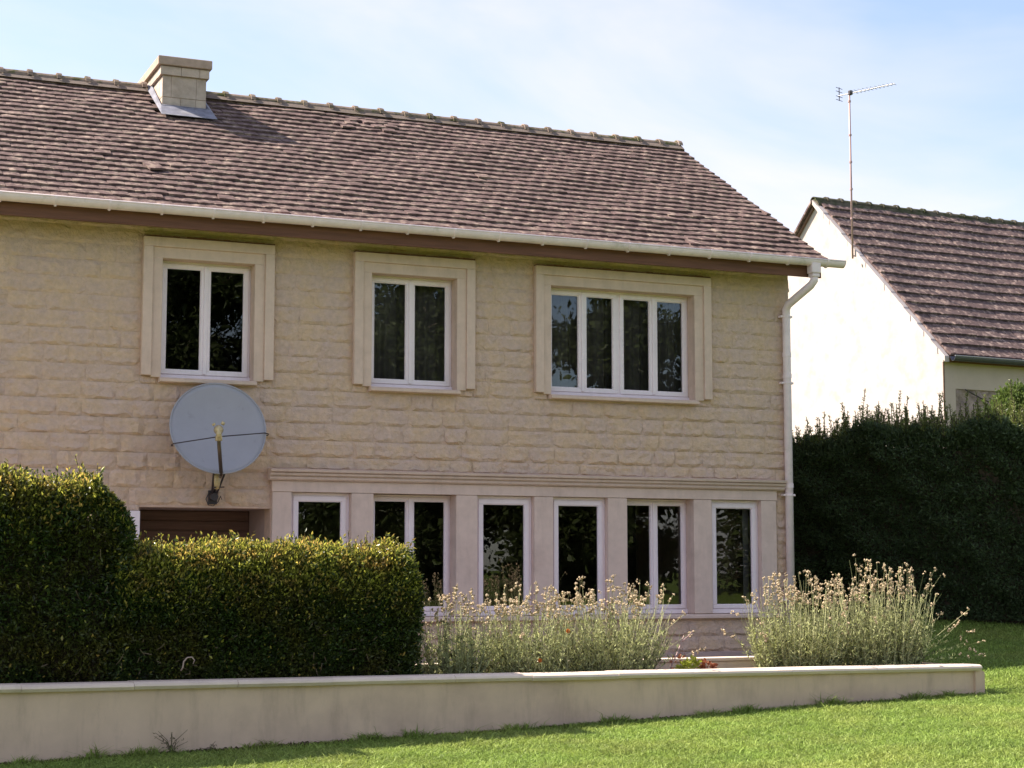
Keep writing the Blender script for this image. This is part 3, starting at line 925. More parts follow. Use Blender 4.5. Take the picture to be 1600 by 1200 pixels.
mb.tube([(-8.30, -.38, .99), (-8.15, -.30, 1.0)], .008, 6)
mb.obj("bracket_frame", M['dark'], DT, smooth=True)
mb = MB(); mb.tube([(-8.25, -.34, 1.18), (-8.25, -.36, 1.05), (-8.245, -.33, .98)], [.034, .04, .03], 10); mb.obj("pivot", M['brass'], DT, smooth=True)
mb = MB(); mb.box(-8.28, -8.17, -.05, -.0, .80, .97); mb.tube([(-8.225, -.05, .89), (-8.225, -.14, .89)], .05, 10); mb.obj("wall_plate", M['dark'], DT, bevel=.004)
mb = MB()
loop = [(-8.22, -.1, .97), (-8.29, -.1, .93), (-8.32, -.1, .86), (-8.29, -.1, .79), (-8.23, -.1, .78), (-8.17, -.1, .83), (-8.14, -.1, .90), (-8.12, -.08, .86)]
mb.tube(loop, .006, 6); mb.tube([(-8.24, -.35, 1.15), (-8.20, -.2, 1.0), (-8.23, -.1, .93)], .006, 6); mb.obj("cable", M['dark'], DT, smooth=True)

# ------------------------------------------------------------------ planter wall with coping
PT = thing("planter_wall", (-6, -5.8, -1.5), "low cream rendered planter wall with pale coping along the lawn", "planter")
PXL, PXR = -14.5, -1.30
PYF, PYI = -5.80, -5.55
def ptop(x): return np.interp(x, [-14.5, -11.28, -1.3], [-.925, -.940, -.978])
mb = MB()
Xs = np.linspace(PXL, PXR - .17, 40)
CT = 0.062
def strip(Xs, yf, yi, zt, zb):
    for a, b in zip(Xs[:-1], Xs[1:]):
        ta, tb = zt(a), zt(b)
        mb.face([(a, yf, zb), (b, yf, zb), (b, yf, tb), (a, yf, ta)])
        mb.face([(a, yi, zb), (a, yi, ta), (b, yi, tb), (b, yi, zb)])
        mb.face([(a, yf, ta), (b, yf, tb), (b, yi, tb), (a, yi, ta)])
strip(Xs, PYF, PYI, lambda x: float(ptop(x)) - CT, -1.95)
mb.face([(PXR - .17, PYF, -1.95), (PXR - .17, PYI, -1.95), (PXR - .17, PYI, float(ptop(PXR)) - CT), (PXR - .17, PYF, float(ptop(PXR)) - CT)])
mb.obj("front_wall", M['render'], PT)
x = PXL
while x < PXR - .1:
    w = random.uniform(.75, 1.2)
    if PXR - .09 - x - w < .4: w = PXR - .09 - x
    mb = MB()
    za, zb = float(ptop(x)), float(ptop(x + w))
    dzz = random.uniform(-.004, .004); dyy = random.uniform(-.006, .006)
    n0 = 6
    for i in range(n0):
        a, b = x + .0015 + (w - .003) * i / n0, x + .0015 + (w - .003) * (i + 1) / n0
        def sec(xx):
            zz = float(ptop(xx)) + dzz; k = .004 * math.sin(xx * 5.3) + .003 * math.sin(xx * 13.1)
            return [(xx, PYF - .035 + dyy + k, zz - CT), (xx, PYF - .052 + dyy + k, zz - CT * .55), (xx, PYF - .042 + dyy + k, zz - .016), (xx, PYF - .012 + dyy, zz), (xx, PYI + .03, zz - .004), (xx, PYI + .03, zz - CT)]
        A, B = sec(a), sec(b)
        for k in range(6):
            j = (k + 1) % 6
            mb.face([A[k], A[j], B[j], B[k]])
        if i == 0: mb.face(A)
        if i == n0 - 1: mb.face(B)
    me = mb.obj("coping_stone", M['coping'], PT)
    x += w
ze = float(ptop(PXR))
mb = MB()
pf = [(PXR - .168, PYF - .03, -1.9), (PXR + .012, PYF + .05, -1.9), (PXR + .012, PYF + .05, ze - .085), (PXR - .168, PYF - .03, ze - .028)]
pb = [(PXR - .168, PYF + .20, -1.9), (PXR + .012, PYF + .28, -1.9), (PXR + .012, PYF + .28, ze - .085), (PXR - .168, PYF + .20, ze - .028)]
mb.face(pf); mb.face(pb[::-1])
for k in range(4): mb.face([pf[k], pb[k], pb[(k + 1) % 4], pf[(k + 1) % 4]])
mb.obj("end_block", M['render'], PT, bevel=.008)
mb = MB(); mb.box(PXR - .24, PXR - .10, PYI + .032, -4.27, -1.7, -1.0); mb.obj("end_wall", M['render'], PT, bevel=.006)
mb = MB(); mb.box(PXL, PXR - .242, -4.42, -4.27, -1.7, -.965); mb.obj("back_wall", M['coping'], PT, bevel=.006)
mb = MB(); mb.box(PXL, PXR - .242, -4.435, -4.255, -.9635, -.925); mb.obj("back_coping", M['coping'], PT, bevel=.006)
nx_, ny_ = 120, 12
X_, Y_ = np.meshgrid(np.linspace(PXL, PXR - .245, nx_), np.linspace(PYI + .002, -4.422, ny_), indexing='ij')
Z_ = -1.055 + rng.normal(0, .012, X_.shape)
V = np.stack([X_, Y_, Z_], -1).reshape(-1, 3)
i_, j_ = np.meshgrid(np.arange(nx_ - 1), np.arange(ny_ - 1), indexing='ij'); q = (i_ * ny_ + j_).ravel()
o = np_obj("soil", V, np.stack([q, q + ny_, q + ny_ + 1, q + 1], 1), [M['soil']], PT, smooth=True); prop(o, kind="stuff")

# ------------------------------------------------------------------ hedges
def twigs_mesh(paths, rad):
    mb = MB()
    for p, r_ in zip(paths, rad): mb.tube(p, r_, 4, cap=False)
    return mb
def hedge_box(n_face, box, seed, size, mats, shoots, dens_top=1.0, bulge=.05, right_round=True, ymix=.8, rnd=.12):
    """leaves through a shell of a clipped box hedge: box = x0,x1,y0,y1,z0,z1"""
    r = np.random.default_rng(seed)
    x0, x1, y0, y1, z0, z1 = box
    A = np.array([(x1 - x0) * (z1 - z0), (x1 - x0) * (y1 - y0) * dens_top * 1.3, (y1 - y0) * (z1 - z0) * .9, (x1 - x0) * (z1 - z0) * .35])
    cnt = (A / A.sum() * n_face).astype(int)
    P, D = [], []
    for k, c in enumerate(cnt):
        a, b = r.random(c), r.random(c)
        dep = np.abs(r.normal(0, .085, c))
        if k == 0: p = np.stack([x0 + a * (x1 - x0), y0 + dep, z0 + b * (z1 - z0)], 1); nrm = np.array([0, -1, .25])
        elif k == 1: p = np.stack([x0 + a * (x1 - x0), y0 + b * (y1 - y0), z1 - dep], 1); nrm = np.array([0, -.1, 1])
        elif k == 2: p = np.stack([x1 - dep, y0 + a * (y1 - y0), z0 + b * (z1 - z0)], 1); nrm = np.array([1, 0, .25])
        else: p = np.stack([x0 + a * (x1 - x0), y1 - dep, z0 + b * (z1 - z0)], 1); nrm = np.array([0, 1, .25])
        # lumpy surface
        w = .5 * np.sin(p[:, 0] * 3.1 + seed) + .5 * np.sin(p[:, 0] * 7.3 + p[:, 2] * 4.1) + .6 * np.sin(p[:, 2] * 5.7 + p[:, 1] * 6 + seed)
        p = p + (nrm / np.linalg.norm(nrm)) * (w * bulge * .5)[:, None]
        # rounded shoulders
        sh_ = .42
        t = np.clip((p[:, 2] - (z1 - sh_)) / sh_, 0, 1)
        cv = 1 - np.sqrt(np.clip(1 - t * t, 0, 1))
        if k in (0, 3): p[:, 1] += (.34 if k == 0 else -.2) * cv
        if k == 1:
            e_ = np.clip((y0 + .34 - p[:, 1]) / .34, 0, 1)
            p[:, 2] -= sh_ * (1 - np.sqrt(np.clip(1 - e_ * e_, 0, 1)))
            nrm = np.array([0, -.5, 1])
        loose = np.clip((p[:, 2] - (z1 - .4)) / .4, 0, 1) * np.abs(r.normal(0, .06, c))
        p[:, 2] += loose; p[:, 1] -= loose * .5
        if right_round:
            t2 = np.clip((p[:, 2] - (z1 - .45)) / .45, 0, 1) ** 2
            p[:, 0] -= np.clip((p[:, 0] - (x1 - .3)) / .3, 0, 1) * t2 * rnd
        P.append(p); D.append(nrm + r.normal(0, .75, (c, 3)))
    P = np.concatenate(P); D = np.concatenate(D)
    s = r.uniform(.7, 1.3, len(P)) * size
    V, F = leaves(P, D, s)
    parts = [(V, F, 0)]
    # upright shoots with young leaves
    paths = []
    SP, SD, SS = [], [], []
    for (cx, cy, cz, hgt, lean) in shoots:
        n = 5
        pts = [Vector((cx + lean[0] * (i / n) ** 1.5 * hgt, cy + lean[1] * (i / n) * hgt, cz - .08 + (hgt + .08) * i / n)) for i in range(n + 1)]
        paths.append(pts)
        m = max(5, int(hgt / .012))
        tt = r.random(m)
        pp = np.array([pts[min(int(t * n), n - 1)].lerp(pts[min(int(t * n), n - 1) + 1], t * n % 1)[:] for t in tt])
        SP.append(pp); SD.append(np.stack([r.normal(0, .8, m), r.normal(0, .8, m), np.full(m, .9)], 1)); SS.append(r.uniform(.6, 1.15, m) * size * (1.05 - .4 * tt))
    if SP:
        V, F = leaves(np.concatenate(SP), np.concatenate(SD), np.concatenate(SS), width=.38)
        parts.append((V, F, 1))
    # yellow new growth, massed upward so its colour paints a sunlit top and shoulder
    sel = r.random(len(P)) < np.clip((P[:, 2] - (z1 - .62)) / .55, 0, 1) ** 1.6 * ymix + .03
    if sel.any():
        V, F = leaves(P[sel] + np.array([0, -.012, .015]), D[sel] + np.array([0, -.15, .5]), s[sel] * 1.0, width=.42)
        parts.append((V, F, 1))
    V, F, mi = join(parts)
    return V, F, mi, paths
def shoots_along(n, x0, x1, y0, y1, z, lo, hi, seed):
    r = random.Random(seed)
    return [(r.uniform(x0, x1), r.uniform(y0, y1), z, r.uniform(lo, hi) * (1.9 if r.random() < .08 else 1), (r.uniform(-.3, .3), r.uniform(-.3, .15))) for _ in range(n)]
def make_hedge(name, loc, label, n, box, seed, size, mats, shoots, core, **kw):
    T = thing(name, loc, label, "hedge")
    V, F, mi, paths = hedge_box(n, box, seed, size, mats, shoots, **kw)
    np_obj("leaves", V, F, mats, T, mi)
    rt = random.Random(seed)
    tw = []
    for _ in range(90):
        x_ = rt.uniform(box[0], box[1] - .15); z_ = rt.uniform(box[4] + .05, box[5] - .3)
        a_ = (x_, box[2] + .04, z_); d_ = (rt.uniform(-.07, .07), -rt.uniform(.02, .07), rt.uniform(-.03, .10))
        tw.append([a_, (a_[0] + d_[0] * .5, a_[1] + d_[1] * .6, a_[2] + d_[2] * .4), (a_[0] + d_[0], a_[1] + d_[1], a_[2] + d_[2])])
    prop(twigs_mesh(tw, [.0035] * len(tw)).obj("bare_twigs", M['barktwig'], T), kind="stuff")
    prop(twigs_mesh(paths, [.003] * len(paths)).obj("shoots", M['twig'], T), kind="stuff")
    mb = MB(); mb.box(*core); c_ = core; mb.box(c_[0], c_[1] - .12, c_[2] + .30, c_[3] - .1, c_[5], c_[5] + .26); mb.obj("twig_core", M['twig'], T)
    return T
HT = make_hedge("clipped_hedge", (-8.8, -5, -1.05), "clipped low leafy hedge with yellow-green tips, in front of the satellite dish wall", 98000,
                (-10.35, -7.53, -5.52, -4.50, -1.03, .12), 11, .042, [M['leafL'], M['leafY']],
                shoots_along(300, -10.2, -7.70, -5.40, -4.6, .13, .03, .13, 5) + shoots_along(46, -10.2, -7.75, -5.38, -4.7, .12, .12, .24, 9), (-10.6, -7.78, -5.36, -4.66, -1.05, -.22), bulge=.06)
make_hedge("tall_hedge", (-11.8, -5, -1.05), "taller rounded green hedge at the left end of the planter", 98000,
           (-13.8, -10.22, -5.50, -4.45, -1.03, .74), 12, .046, [M['leafL'], M['leafY']],
           shoots_along(120, -13.6, -10.4, -5.3, -4.5, .74, .02, .13, 6) + shoots_along(18, -13.0, -10.5, -5.3, -4.7, .74, .10, .20, 10), (-13.8, -10.46, -5.31, -4.62, -1.05, .44), bulge=.13, ymix=.40, rnd=.32)
mb = MB()
pts = [(-9.80, -5.57, -.87), (-9.79, -5.60, -.84), (-9.785, -5.61, -.79), (-9.755, -5.615, -.755), (-9.715, -5.615, -.752), (-9.69, -5.61, -.78), (-9.70, -5.60, -.81)]
mb.tube(pts, [.006, .007, .007, .006, .006, .005, .004], 6); mb.obj("curled_twig", M['plinth'], HT, smooth=True)

# right boundary hedge, in the shade of the house
BH = thing("boundary_hedge", (2.6, .8, -.95), "tall dark green boundary hedge to the right of the house", "hedge")
h0, h1 = Vector((0.75, 4.2, 0)), Vector((4.9, -3.7, 0))
hd = (h1 - h0); HL = hd.length; hd.normalize()
hn = Vector((hd.y, -hd.x, 0))
if hn.dot(CAM - h0) < 0: hn = -hn
r = np.random.default_rng(21)
def htop(t): return np.interp(t * HL, [0, 2.2, 4.1, 5.5, 6.4], [1.98, 2.06, 2.18, 2.12, 1.6]) + .07 * np.sin(t * 23) + .05 * np.sin(t * 57 + 1)
def hedge_pt(t, d, z): return np.stack([h0.x + hd.x * t * HL + hn.x * d, h0.y + hd.y * t * HL + hn.y * d, z], 1)
nF = 130000
t = r.random(nF); b = r.random(nF)
zb = ground_z(h0.x + hd.x * t * HL, h0.y + hd.y * t * HL)
zt = htop(t)
wv = .09 * np.sin(t * 31 + b * 9) + .07 * np.sin(t * 70 + b * 21) + .05 * np.sin(b * 40 + t * 13)
P = hedge_pt(t, -np.abs(r.normal(0, .09, nF)) + wv - .12 * np.clip((b - .9) / .1, 0, 1) ** 2, zb + .06 + (zt - zb - .06) * b)
D = np.array(hn)[None, :] + np.array([0, 0, .35]) + r.normal(0, .7, (nF, 3))
parts = [(*leaves(P, D, r.uniform(.04, .075, nF), width=.4), 0)]
nT = 62000
t = r.random(nT); dd = -r.random(nT) * 1.1
P = hedge_pt(t, dd, htop(t) - np.abs(r.normal(0, .17, nT)) + .05 * np.sin(dd * 9 + t * 40))
parts.append((*leaves(P, np.array([0, 0, 1.0])[None] + r.normal(0, .6, (nT, 3)), r.uniform(.04, .075, nT), width=.4), 0))
paths = []
SP, SD, SS = [], [], []
for k in range(760):
    t_ = r.random(); hgt = abs(r.normal(.12, .11)) + .08
    if r.random() < .022: hgt += r.uniform(.15, .35)
    base = hedge_pt(np.array([t_]), -r.random(1) * 1.0, htop(np.array([t_])) - .08)[0]
    tip = base + np.array([r.normal(0, .12) * hgt, r.normal(0, .12) * hgt, hgt + .08])
    paths.append([tuple(base), tuple((base + tip) / 2 + r.normal(0, .006, 3)), tuple(tip)])
    m = int(hgt / .009) + 6
    tt = r.random(m)[:, None]
    SP.append(base + (tip - base) * tt); SD.append(np.stack([r.normal(0, .8, m), r.normal(0, .8, m), np.full(m, .7)], 1)); SS.append(r.uniform(.05, .085, m) * (1.15 - .6 * tt[:, 0]))
parts.append((*leaves(np.concatenate(SP), np.concatenate(SD), np.concatenate(SS), width=.3), 1))
V, F, mi = join(parts)
np_obj("leaves", V, F, [M['leafD'], M['leafDY']], BH, mi)
prop(twigs_mesh(paths, [.005] * len(paths)).obj("shoots", M['twig'], BH), kind="stuff")
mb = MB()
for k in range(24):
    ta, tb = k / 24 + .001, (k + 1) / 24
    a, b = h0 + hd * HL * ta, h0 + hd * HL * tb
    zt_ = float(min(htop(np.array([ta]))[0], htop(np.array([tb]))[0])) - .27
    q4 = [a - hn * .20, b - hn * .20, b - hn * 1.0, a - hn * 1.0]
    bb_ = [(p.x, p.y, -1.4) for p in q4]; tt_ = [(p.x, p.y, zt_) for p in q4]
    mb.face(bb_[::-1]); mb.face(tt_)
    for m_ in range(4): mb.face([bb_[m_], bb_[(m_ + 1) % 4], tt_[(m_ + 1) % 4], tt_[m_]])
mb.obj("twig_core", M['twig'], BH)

# bright bush showing over the right end of the hedge
BB = thing("sunlit_bush", (4.75, .9, -.9), "light green sunlit bush at the far right edge, against the dark hedge", "bush")
r = np.random.default_rng(33)
cl = [(Vector((4.62, .95, 2.25)), .42), (Vector((5.0, .9, 1.9)), .55), (Vector((4.70, .95, 2.62)), .26), (Vector((5.1, .8, 2.5)), .4)]
P, D = [], []
for c_, rad in cl:
    n = int(26000 * rad * rad)
    u = unit(r.normal(size=(n, 3))); rr_ = rad * np.clip(r.normal(.88, .16, n), .2, 1.3)
    P.append(np.array(c_) + u * rr_[:, None]); D.append(u + r.normal(0, .6, (n, 3)) + np.array([0, 0, .3]))
V, F = leaves(np.concatenate(P), np.concatenate(D), r.uniform(.045, .08, sum(map(len, P))), width=.5)
np_obj("leaves", V, F, [M['leafB']], BB)
mb = MB(); 
for c_, rad in cl: mb.tube([(4.85, .9, -1.0), (4.85, .9, .4), tuple(c_)], [.03, .022, .008], 6)
mb.obj("stems", M['twig'], BB)

# ------------------------------------------------------------------ flowering shrubs in the planter
def shrub(loc, rx, ry, h, nstem, seed, label, lean_r=0.25, head=1.0, side=()):
    T = thing("flowering_shrub", loc, label, "shrub", "grey-green flowering shrubs in the planter")
    r = np.random.default_rng(seed)
    rings = 5
    SV, SF, off = [], [], 0
    LP, LD, LS, HP = [], [], [], []
    for k in range(nstem + len(side)):
        a = r.uniform(0, 2 * math.pi); q_ = math.sqrt(r.random())
        bx, by = math.cos(a) * q_, math.sin(a) * q_
        hh = h * (r.uniform(.45, .82) if r.random() < .72 else r.uniform(.78, 1.06)) * (1 - .22 * q_ * q_)
        base = np.array([loc[0] + bx * rx * .75, loc[1] + by * ry * .75, loc[2]])
        top = base + np.array([bx * rx * lean_r + r.normal(0, .05), by * ry * lean_r + r.normal(0, .05), hh])
        if k >= nstem:
            top = np.array(side[k - nstem]); base = np.array([loc[0] + (top[0] - loc[0]) * .2, loc[1], loc[2]])
            hh = np.linalg.norm(top - base)
        bend = r.normal(0, .035, 3) * np.array([1, 1, .2])
        ts = np.linspace(0, 1, rings)
        pts = base + (top - base) * ts[:, None] + bend * (np.sin(ts * math.pi))[:, None]
        w = .0042 * (1 - .55 * ts)
        ang = r.uniform(0, 2 * math.pi)
        ring = np.array([[math.cos(ang + i * 2.094), math.sin(ang + i * 2.094), 0] for i in range(3)])
        SV.append((pts[:, None, :] + ring[None] * w[:, None, None]).reshape(-1, 3))
        for i in range(rings - 1):
            for j in range(3):
                j2 = (j + 1) % 3
                SF.append((off + i * 3 + j, off + i * 3 + j2, off + i * 3 + 3 + j2, off + i * 3 + 3 + j))
        off += rings * 3
        m = int(38 * hh / .8)
        tt = r.random(m) ** 1.15 * .72
        pp = base + (top - base) * tt[:, None] + bend * np.sin(tt * math.pi)[:, None]
        LP.append(pp); LD.append(np.stack([r.normal(0, .6, m), r.normal(0, .6, m), r.uniform(.2, 1.1, m)], 1)); LS.append(r.uniform(.026, .072, m) * (1.15 - .6 * tt))
        if r.random() < (.9 if hh > .72 * h else .06) * head or k >= nstem:
            nh = r.integers(1, 5)
            for q2 in range(nh):
                tpos = 1.0 - .26 * (q2 / 5) * r.uniform(.7, 1.2)
                c_ = base + (top - base) * tpos + r.normal(0, .013, 3)
                m2 = r.integers(3, 7)
                HP.append(c_ + r.normal(0, .010, (m2, 3)))
    prop(np_obj("stems", np.concatenate(SV), np.array(SF), [M['stem']], T), kind="stuff")
    V, F = leaves(np.concatenate(LP), np.concatenate(LD), np.concatenate(LS), width=.26)
    np_obj("leaves", V, F, [M['sleaf']], T)
    H = np.concatenate(HP); n = len(H)
    oct_ = np.array([[1, 0, 0], [-1, 0, 0], [0, 1, 0], [0, -1, 0], [0, 0, 1.1], [0, 0, -1.1]])
    fo = np.array([[0, 2, 4], [2, 1, 4], [1, 3, 4], [3, 0, 4], [2, 0, 5], [1, 2, 5], [3, 1, 5], [0, 3, 5]])
    sz = r.uniform(.007, .0145, n)
    V = (H[:, None, :] + (oct_[None] + r.normal(0, .18, (n, 6, 3))) * sz[:, None, None]).reshape(-1, 3)
    F = (np.arange(n)[:, None, None] * 6 + fo[None]).reshape(-1, 3)
    prop(np_obj("flower_heads", V, F, [M['head']], T), kind="stuff")
    return T
shrub((-6.98, -4.92, -1.05), .42, .40, .86, 140, 1, "shaded grey-green shrub with faded flower heads next to the low hedge", .35)
shrub((-6.22, -4.95, -1.05), .55, .42, .92, 250, 2, "dense grey-green shrub with faded flower heads in front of the third downstairs window", .3)
shrub((-5.28, -4.92, -1.05), .62, .42, .98, 280, 3, "grey-green shrub leaning right, with tall faded flower heads, beside the small red-leaved plant", .4,
      side=[(-4.32, -4.9, -.62), (-4.42, -4.9, -.45), (-4.25, -5.0, -.80), (-4.55, -4.9, -.25)])
shrub((-3.05, -4.92, -1.05), .66, .42, 1.04, 320, 4, "bushy grey-green shrub with pinkish flower heads in front of the white downpipe", .32,
      side=[(-3.98, -4.95, -.62), (-3.88, -5.0, -.42)])
shrub((-2.05, -4.92, -1.05), .66, .42, 1.16, 320, 5, "tallest grey-green shrub with pinkish flower heads at the right end of the planter", .30,
      side=[(-.96, -5.1, -.42), (-.90, -5.1, -.66), (-.84, -5.2, -.76), (-.98, -5.2, -.86), (-1.05, -5.0, -.58), (-.88, -5.25, -.9), (-1.25, -5.0, -.25), (-1.18, -4.9, -.05), (-1.32, -5.1, -.45), (-1.22, -5.15, -.62), (-1.12, -5.2, -.78), (-1.30, -4.95, .02)])

# small red and lime plant, bare sticks
SP_ = thing("bedding_plant", (-4.42, -5.15, -1.05), "small lime and red leaved plant behind the planter coping", "plant")
r = np.random.default_rng(8)
def tuft(c, n, s, m, name):
    u = unit(r.normal(size=(n, 3)) * np.array([1, 1, .6]) + np.array([0, 0, .5]))
    V, F = leaves(np.array(c) + u * r.uniform(.02, .07, (n, 1)), u + r.normal(0, .4, (n, 3)), r.uniform(.7, 1.2, n) * s, width=.7)
    np_obj(name, V, F, [m], SP_)
tuft((-4.55, -5.17, -.98), 60, .06, M['lime'], "lime_leaves"); tuft((-4.44, -5.12, -.965), 46, .06, M['lime'], "lime_leaves")
tuft((-4.27, -5.12, -.99), 60, .055, M['redleaf'], "red_leaves"); tuft((-4.58, -5.05, -.93), 16, .05, M['redleaf'], "red_leaves")
mb = MB()
for a, b in (((-4.40, -5.05, -1.05), (-4.55, -5.0, -.70)), ((-4.72, -5.08, -1.05), (-4.48, -5.0, -.66)), ((-4.66, -5.0, -1.05), (-4.60, -5.0, -.80)), ((-4.50, -5.0, -.72), (-4.38, -5.0, -.62))):
    mb.tube([a, ((a[0] + b[0]) / 2 + .01, (a[1] + b[1]) / 2, (a[2] + b[2]) / 2), b], [.008, .006, .003], 6)
mb.obj("bare_sticks", M['mast'], SP_)
for (cx, cz, lab) in ((-5.94, -.585, "orange flower poking out high up among the grey-green shrubs"), (-6.24, -.865, "orange flower low down near the coping among the grey-green shrubs")):
    FT = thing("orange_flower", (cx, -5.30, -1.05), lab, "flower")
    mb = MB(); mb.tube([(cx + .02, -5.25, -1.05), (cx, -5.30, cz)], .004, 5); mb.obj("stem", M['stem'], FT)
    n = 16; an = np.linspace(0, 2 * math.pi, n, endpoint=False)
    V, F = leaves(np.repeat([[cx, -5.31, cz]], n, 0), np.stack([np.cos(an), np.full(n, -.35), np.sin(an)], 1), .026 * np.ones(n), width=.7)
    np_obj("petals", V, F, [M['orange']], FT)

# weeds at the foot of the planter wall
for k, (wx, hgt, lab) in enumerate(((-9.93, .24, "dry straggly weed against the foot of the planter wall"), (-9.60, .10, "short dry weed beside the taller weed at the planter wall"))):
    WT_ = thing("weed", (wx, -5.84, float(ground_z(wx, -5.84))), lab, "weed")
    r = np.random.default_rng(70 + k); zg = float(ground_z(wx, -5.84))
    mb = MB(); LP = []
    for q_ in range(11 if k == 0 else 6):
        tx = wx + r.normal(0, .09); th_ = hgt * r.uniform(.35, 1)
        b_ = (wx + r.normal(0, .02), -5.84, zg); m_ = (wx + (tx - wx) * .3, -5.85, zg + th_ * .6); t_ = (tx, -5.86, zg + th_)
        mb.tube([b_, m_, t_], [.004, .003, .0015], 4)
        LP += [np.array(b_) + (np.array(t_) - np.array(b_)) * s_ for s_ in r.random(5)]
    mb.obj("stems", M['dryw'], WT_)
    LP = np.array(LP); V, F = leaves(LP, r.normal(0, 1, (len(LP), 3)), r.uniform(.015, .04, len(LP)), width=.35)
    np_obj("leaves", V, F, [M['dryw']], WT_)

# bare soil along the foot of the planter wall
n_ = 900
ex = np.linspace(-14.4, PXR - .1, n_)
w_ = np.clip(.035 + .03 * np.sin(ex * 2.1) + .02 * np.sin(ex * 7.7 + 1) + rng.normal(0, .012, n_), .008, .12) * np.interp(ex, [-14, -5, -1.4], [1.2, 1.0, .35])
zg_ = ground_z(ex, np.full(n_, -5.83))
cols = [np.stack([ex, np.full(n_, PYF - .001), zg_ + .030 * np.interp(ex, [-14, -3], [1, .4]) + rng.normal(0, .008, n_)], 1), np.stack([ex, PYF - w_ * .5, zg_ + .022 + rng.normal(0, .008, n_)], 1), np.stack([ex, PYF - w_, zg_ - .01], 1)]
V = np.concatenate(cols); k_ = np.arange(n_ - 1)
F = np.concatenate([np.stack([c * n_ + k_, (c + 1) * n_ + k_, (c + 1) * n_ + k_ + 1, c * n_ + k_ + 1], 1) for c in range(2)])
prop(np_obj("soil_edge", V, F, [M['soil']]), "dark crumbly soil edge along the foot of the planter wall", "soil", None, "stuff")

# ------------------------------------------------------------------ grass
r = np.random.default_rng(55)
def grass_area(n, x0, x1, y0, y1):
    X = r.uniform(x0, x1, n); Y = r.uniform(y0, y1, n)
    d = np.stack([X - CAM.x, Y - CAM.y], 1)
    yaw = np.degrees(np.arctan2(d[:, 0], d[:, 1])) - 23.19
    q3 = np.stack([X, Y, ground_z(X, Y)], 1) - np.array(CAM)
    Rm = np.array(cam.rotation_euler.to_matrix())
    q3 = q3 @ Rm
    vv2 = 600 - 2720 * q3[:, 1] / -q3[:, 2]
    ok = (np.abs(yaw) < 20.5) & (vv2 < 1270) & ~((X < PXR + .02) & (Y > PYF - .005))
    return X[ok], Y[ok]
g = [grass_area(420000, -12.5, 3.5, -11.5, -5.6), grass_area(80000, -1.4, 5.4, -5.8, .8)]
X = np.concatenate([a[0] for a in g]); Y = np.concatenate([a[1] for a in g])
n = len(X)
Z = ground_z(X, Y) - .004
patch = .5 + .5 * np.sin(X * 2.3 + np.sin(Y * 3.1)) * np.sin(Y * 2.9 + X * .7)
hgt = r.uniform(.022, .05, n) * (.8 + .45 * patch) * np.where(r.random(n) < .012, 1.9, 1)
hgt = np.where((Y > PYF - .13) & (X < PXR), hgt * (1.2 + 1.1 * (np.sin(X * 9.1) * np.sin(X * 3.7 + 1) > .25)), hgt)
hgt = np.where(np.sin(X * 6.1 + 2 * np.sin(Y * 4.3)) * np.sin(Y * 7.9 + X * 1.7) > .93, hgt * 1.5, hgt)
a = r.uniform(0, 2 * math.pi, n)
wd_ = r.uniform(.0032, .0062, n)
base = np.stack([X, Y, Z], 1)
sidev = np.stack([np.cos(a), np.sin(a), np.zeros(n)], 1) * wd_[:, None]
lean = np.stack([r.normal(0, .45, n), r.normal(0, .45, n), np.ones(n)], 1) * hgt[:, None]
lean2 = lean.copy(); lean2[:, :2] *= 2.0; lean2[:, 2] *= r.uniform(.75, 1.0, n)
mid = base + lean * .55
V = np.stack([base - sidev, base + sidev, mid + sidev * .75, mid - sidev * .75, base + lean2], 1).reshape(-1, 3)
b = np.arange(n)[:, None] * 5
F3 = np.concatenate([b + [[0, 1, 2]], b + [[0, 2, 3]], b + [[3, 2, 4]]], 1).reshape(-1, 3)
o = np_obj("grass", V, F3, [M['blade']])
prop(o, "short sunlit green grass of the lawn", "grass", None, "stuff")
for (lx, ly, s_, lab) in ((-10.55, -5.98, .05, "pale curled leaf on the grass at the left foot of the planter"), (-2.98, -5.92, .055, "pale narrow leaf standing against the planter on the right"),
                          (.62, -4.2, .05, "small pale fallen leaf on the shaded grass by the hedge"), (.25, -4.75, .08, "brown fallen leaf on the grass beyond the planter end")):
    zz = float(ground_z(lx, ly)) + .035
    mb = MB(); mb.face([(lx - s_ * .5, ly, zz), (lx - s_ * .1, ly - .012, zz + s_ * .25), (lx + s_ * .5, ly, zz + s_ * .45), (lx + s_ * .12, ly + .012, zz + .1 * s_)])
    prop(mb.obj("fallen_leaf", M['dead']), lab, "leaf")

# ------------------------------------------------------------------ neighbouring house
dl = R(4.4)
NB = Matrix.Translation((8.555, 7.787, 0)) @ Matrix.Rotation(dl, 4, 'Z')
NH = thing("neighbour_house", (8.555, 7.787, -.9), "neighbouring house with bright white gable and brown tiled roof behind the hedge", "house")
def nobj(mb, name, m, parent=None, **kw):
    mb.v = [tuple(NB @ Vector(v)) for v in mb.v]
    return mb.obj(name, m, parent or NH, **kw)
NP = math.atan2(8.148 - 4.296, 3.884 + .17)
ncs, nsn = math.cos(NP), math.sin(NP)
RV, RZ = 4.04, 4.296 + (4.04 + .17) * nsn / ncs
NL = 14.0
def nroof(v): return RZ - abs(v - RV) * nsn / ncs
VB = 2 * RV + .17
mb = MB()
prof = [(0.002, -1.4), (VB - .17, -1.4), (VB - .17, nroof(VB - .17) - .05), (RV, RZ - .06), (0.002, nroof(.002) - .06)]
mb.prism(prof, 0, .3)
nobj(mb, "gable_wall", M['gable'])
mb = MB(); mb.prism(prof, NL - .3, NL); nobj(mb, "far_gable_wall", M['gable'])
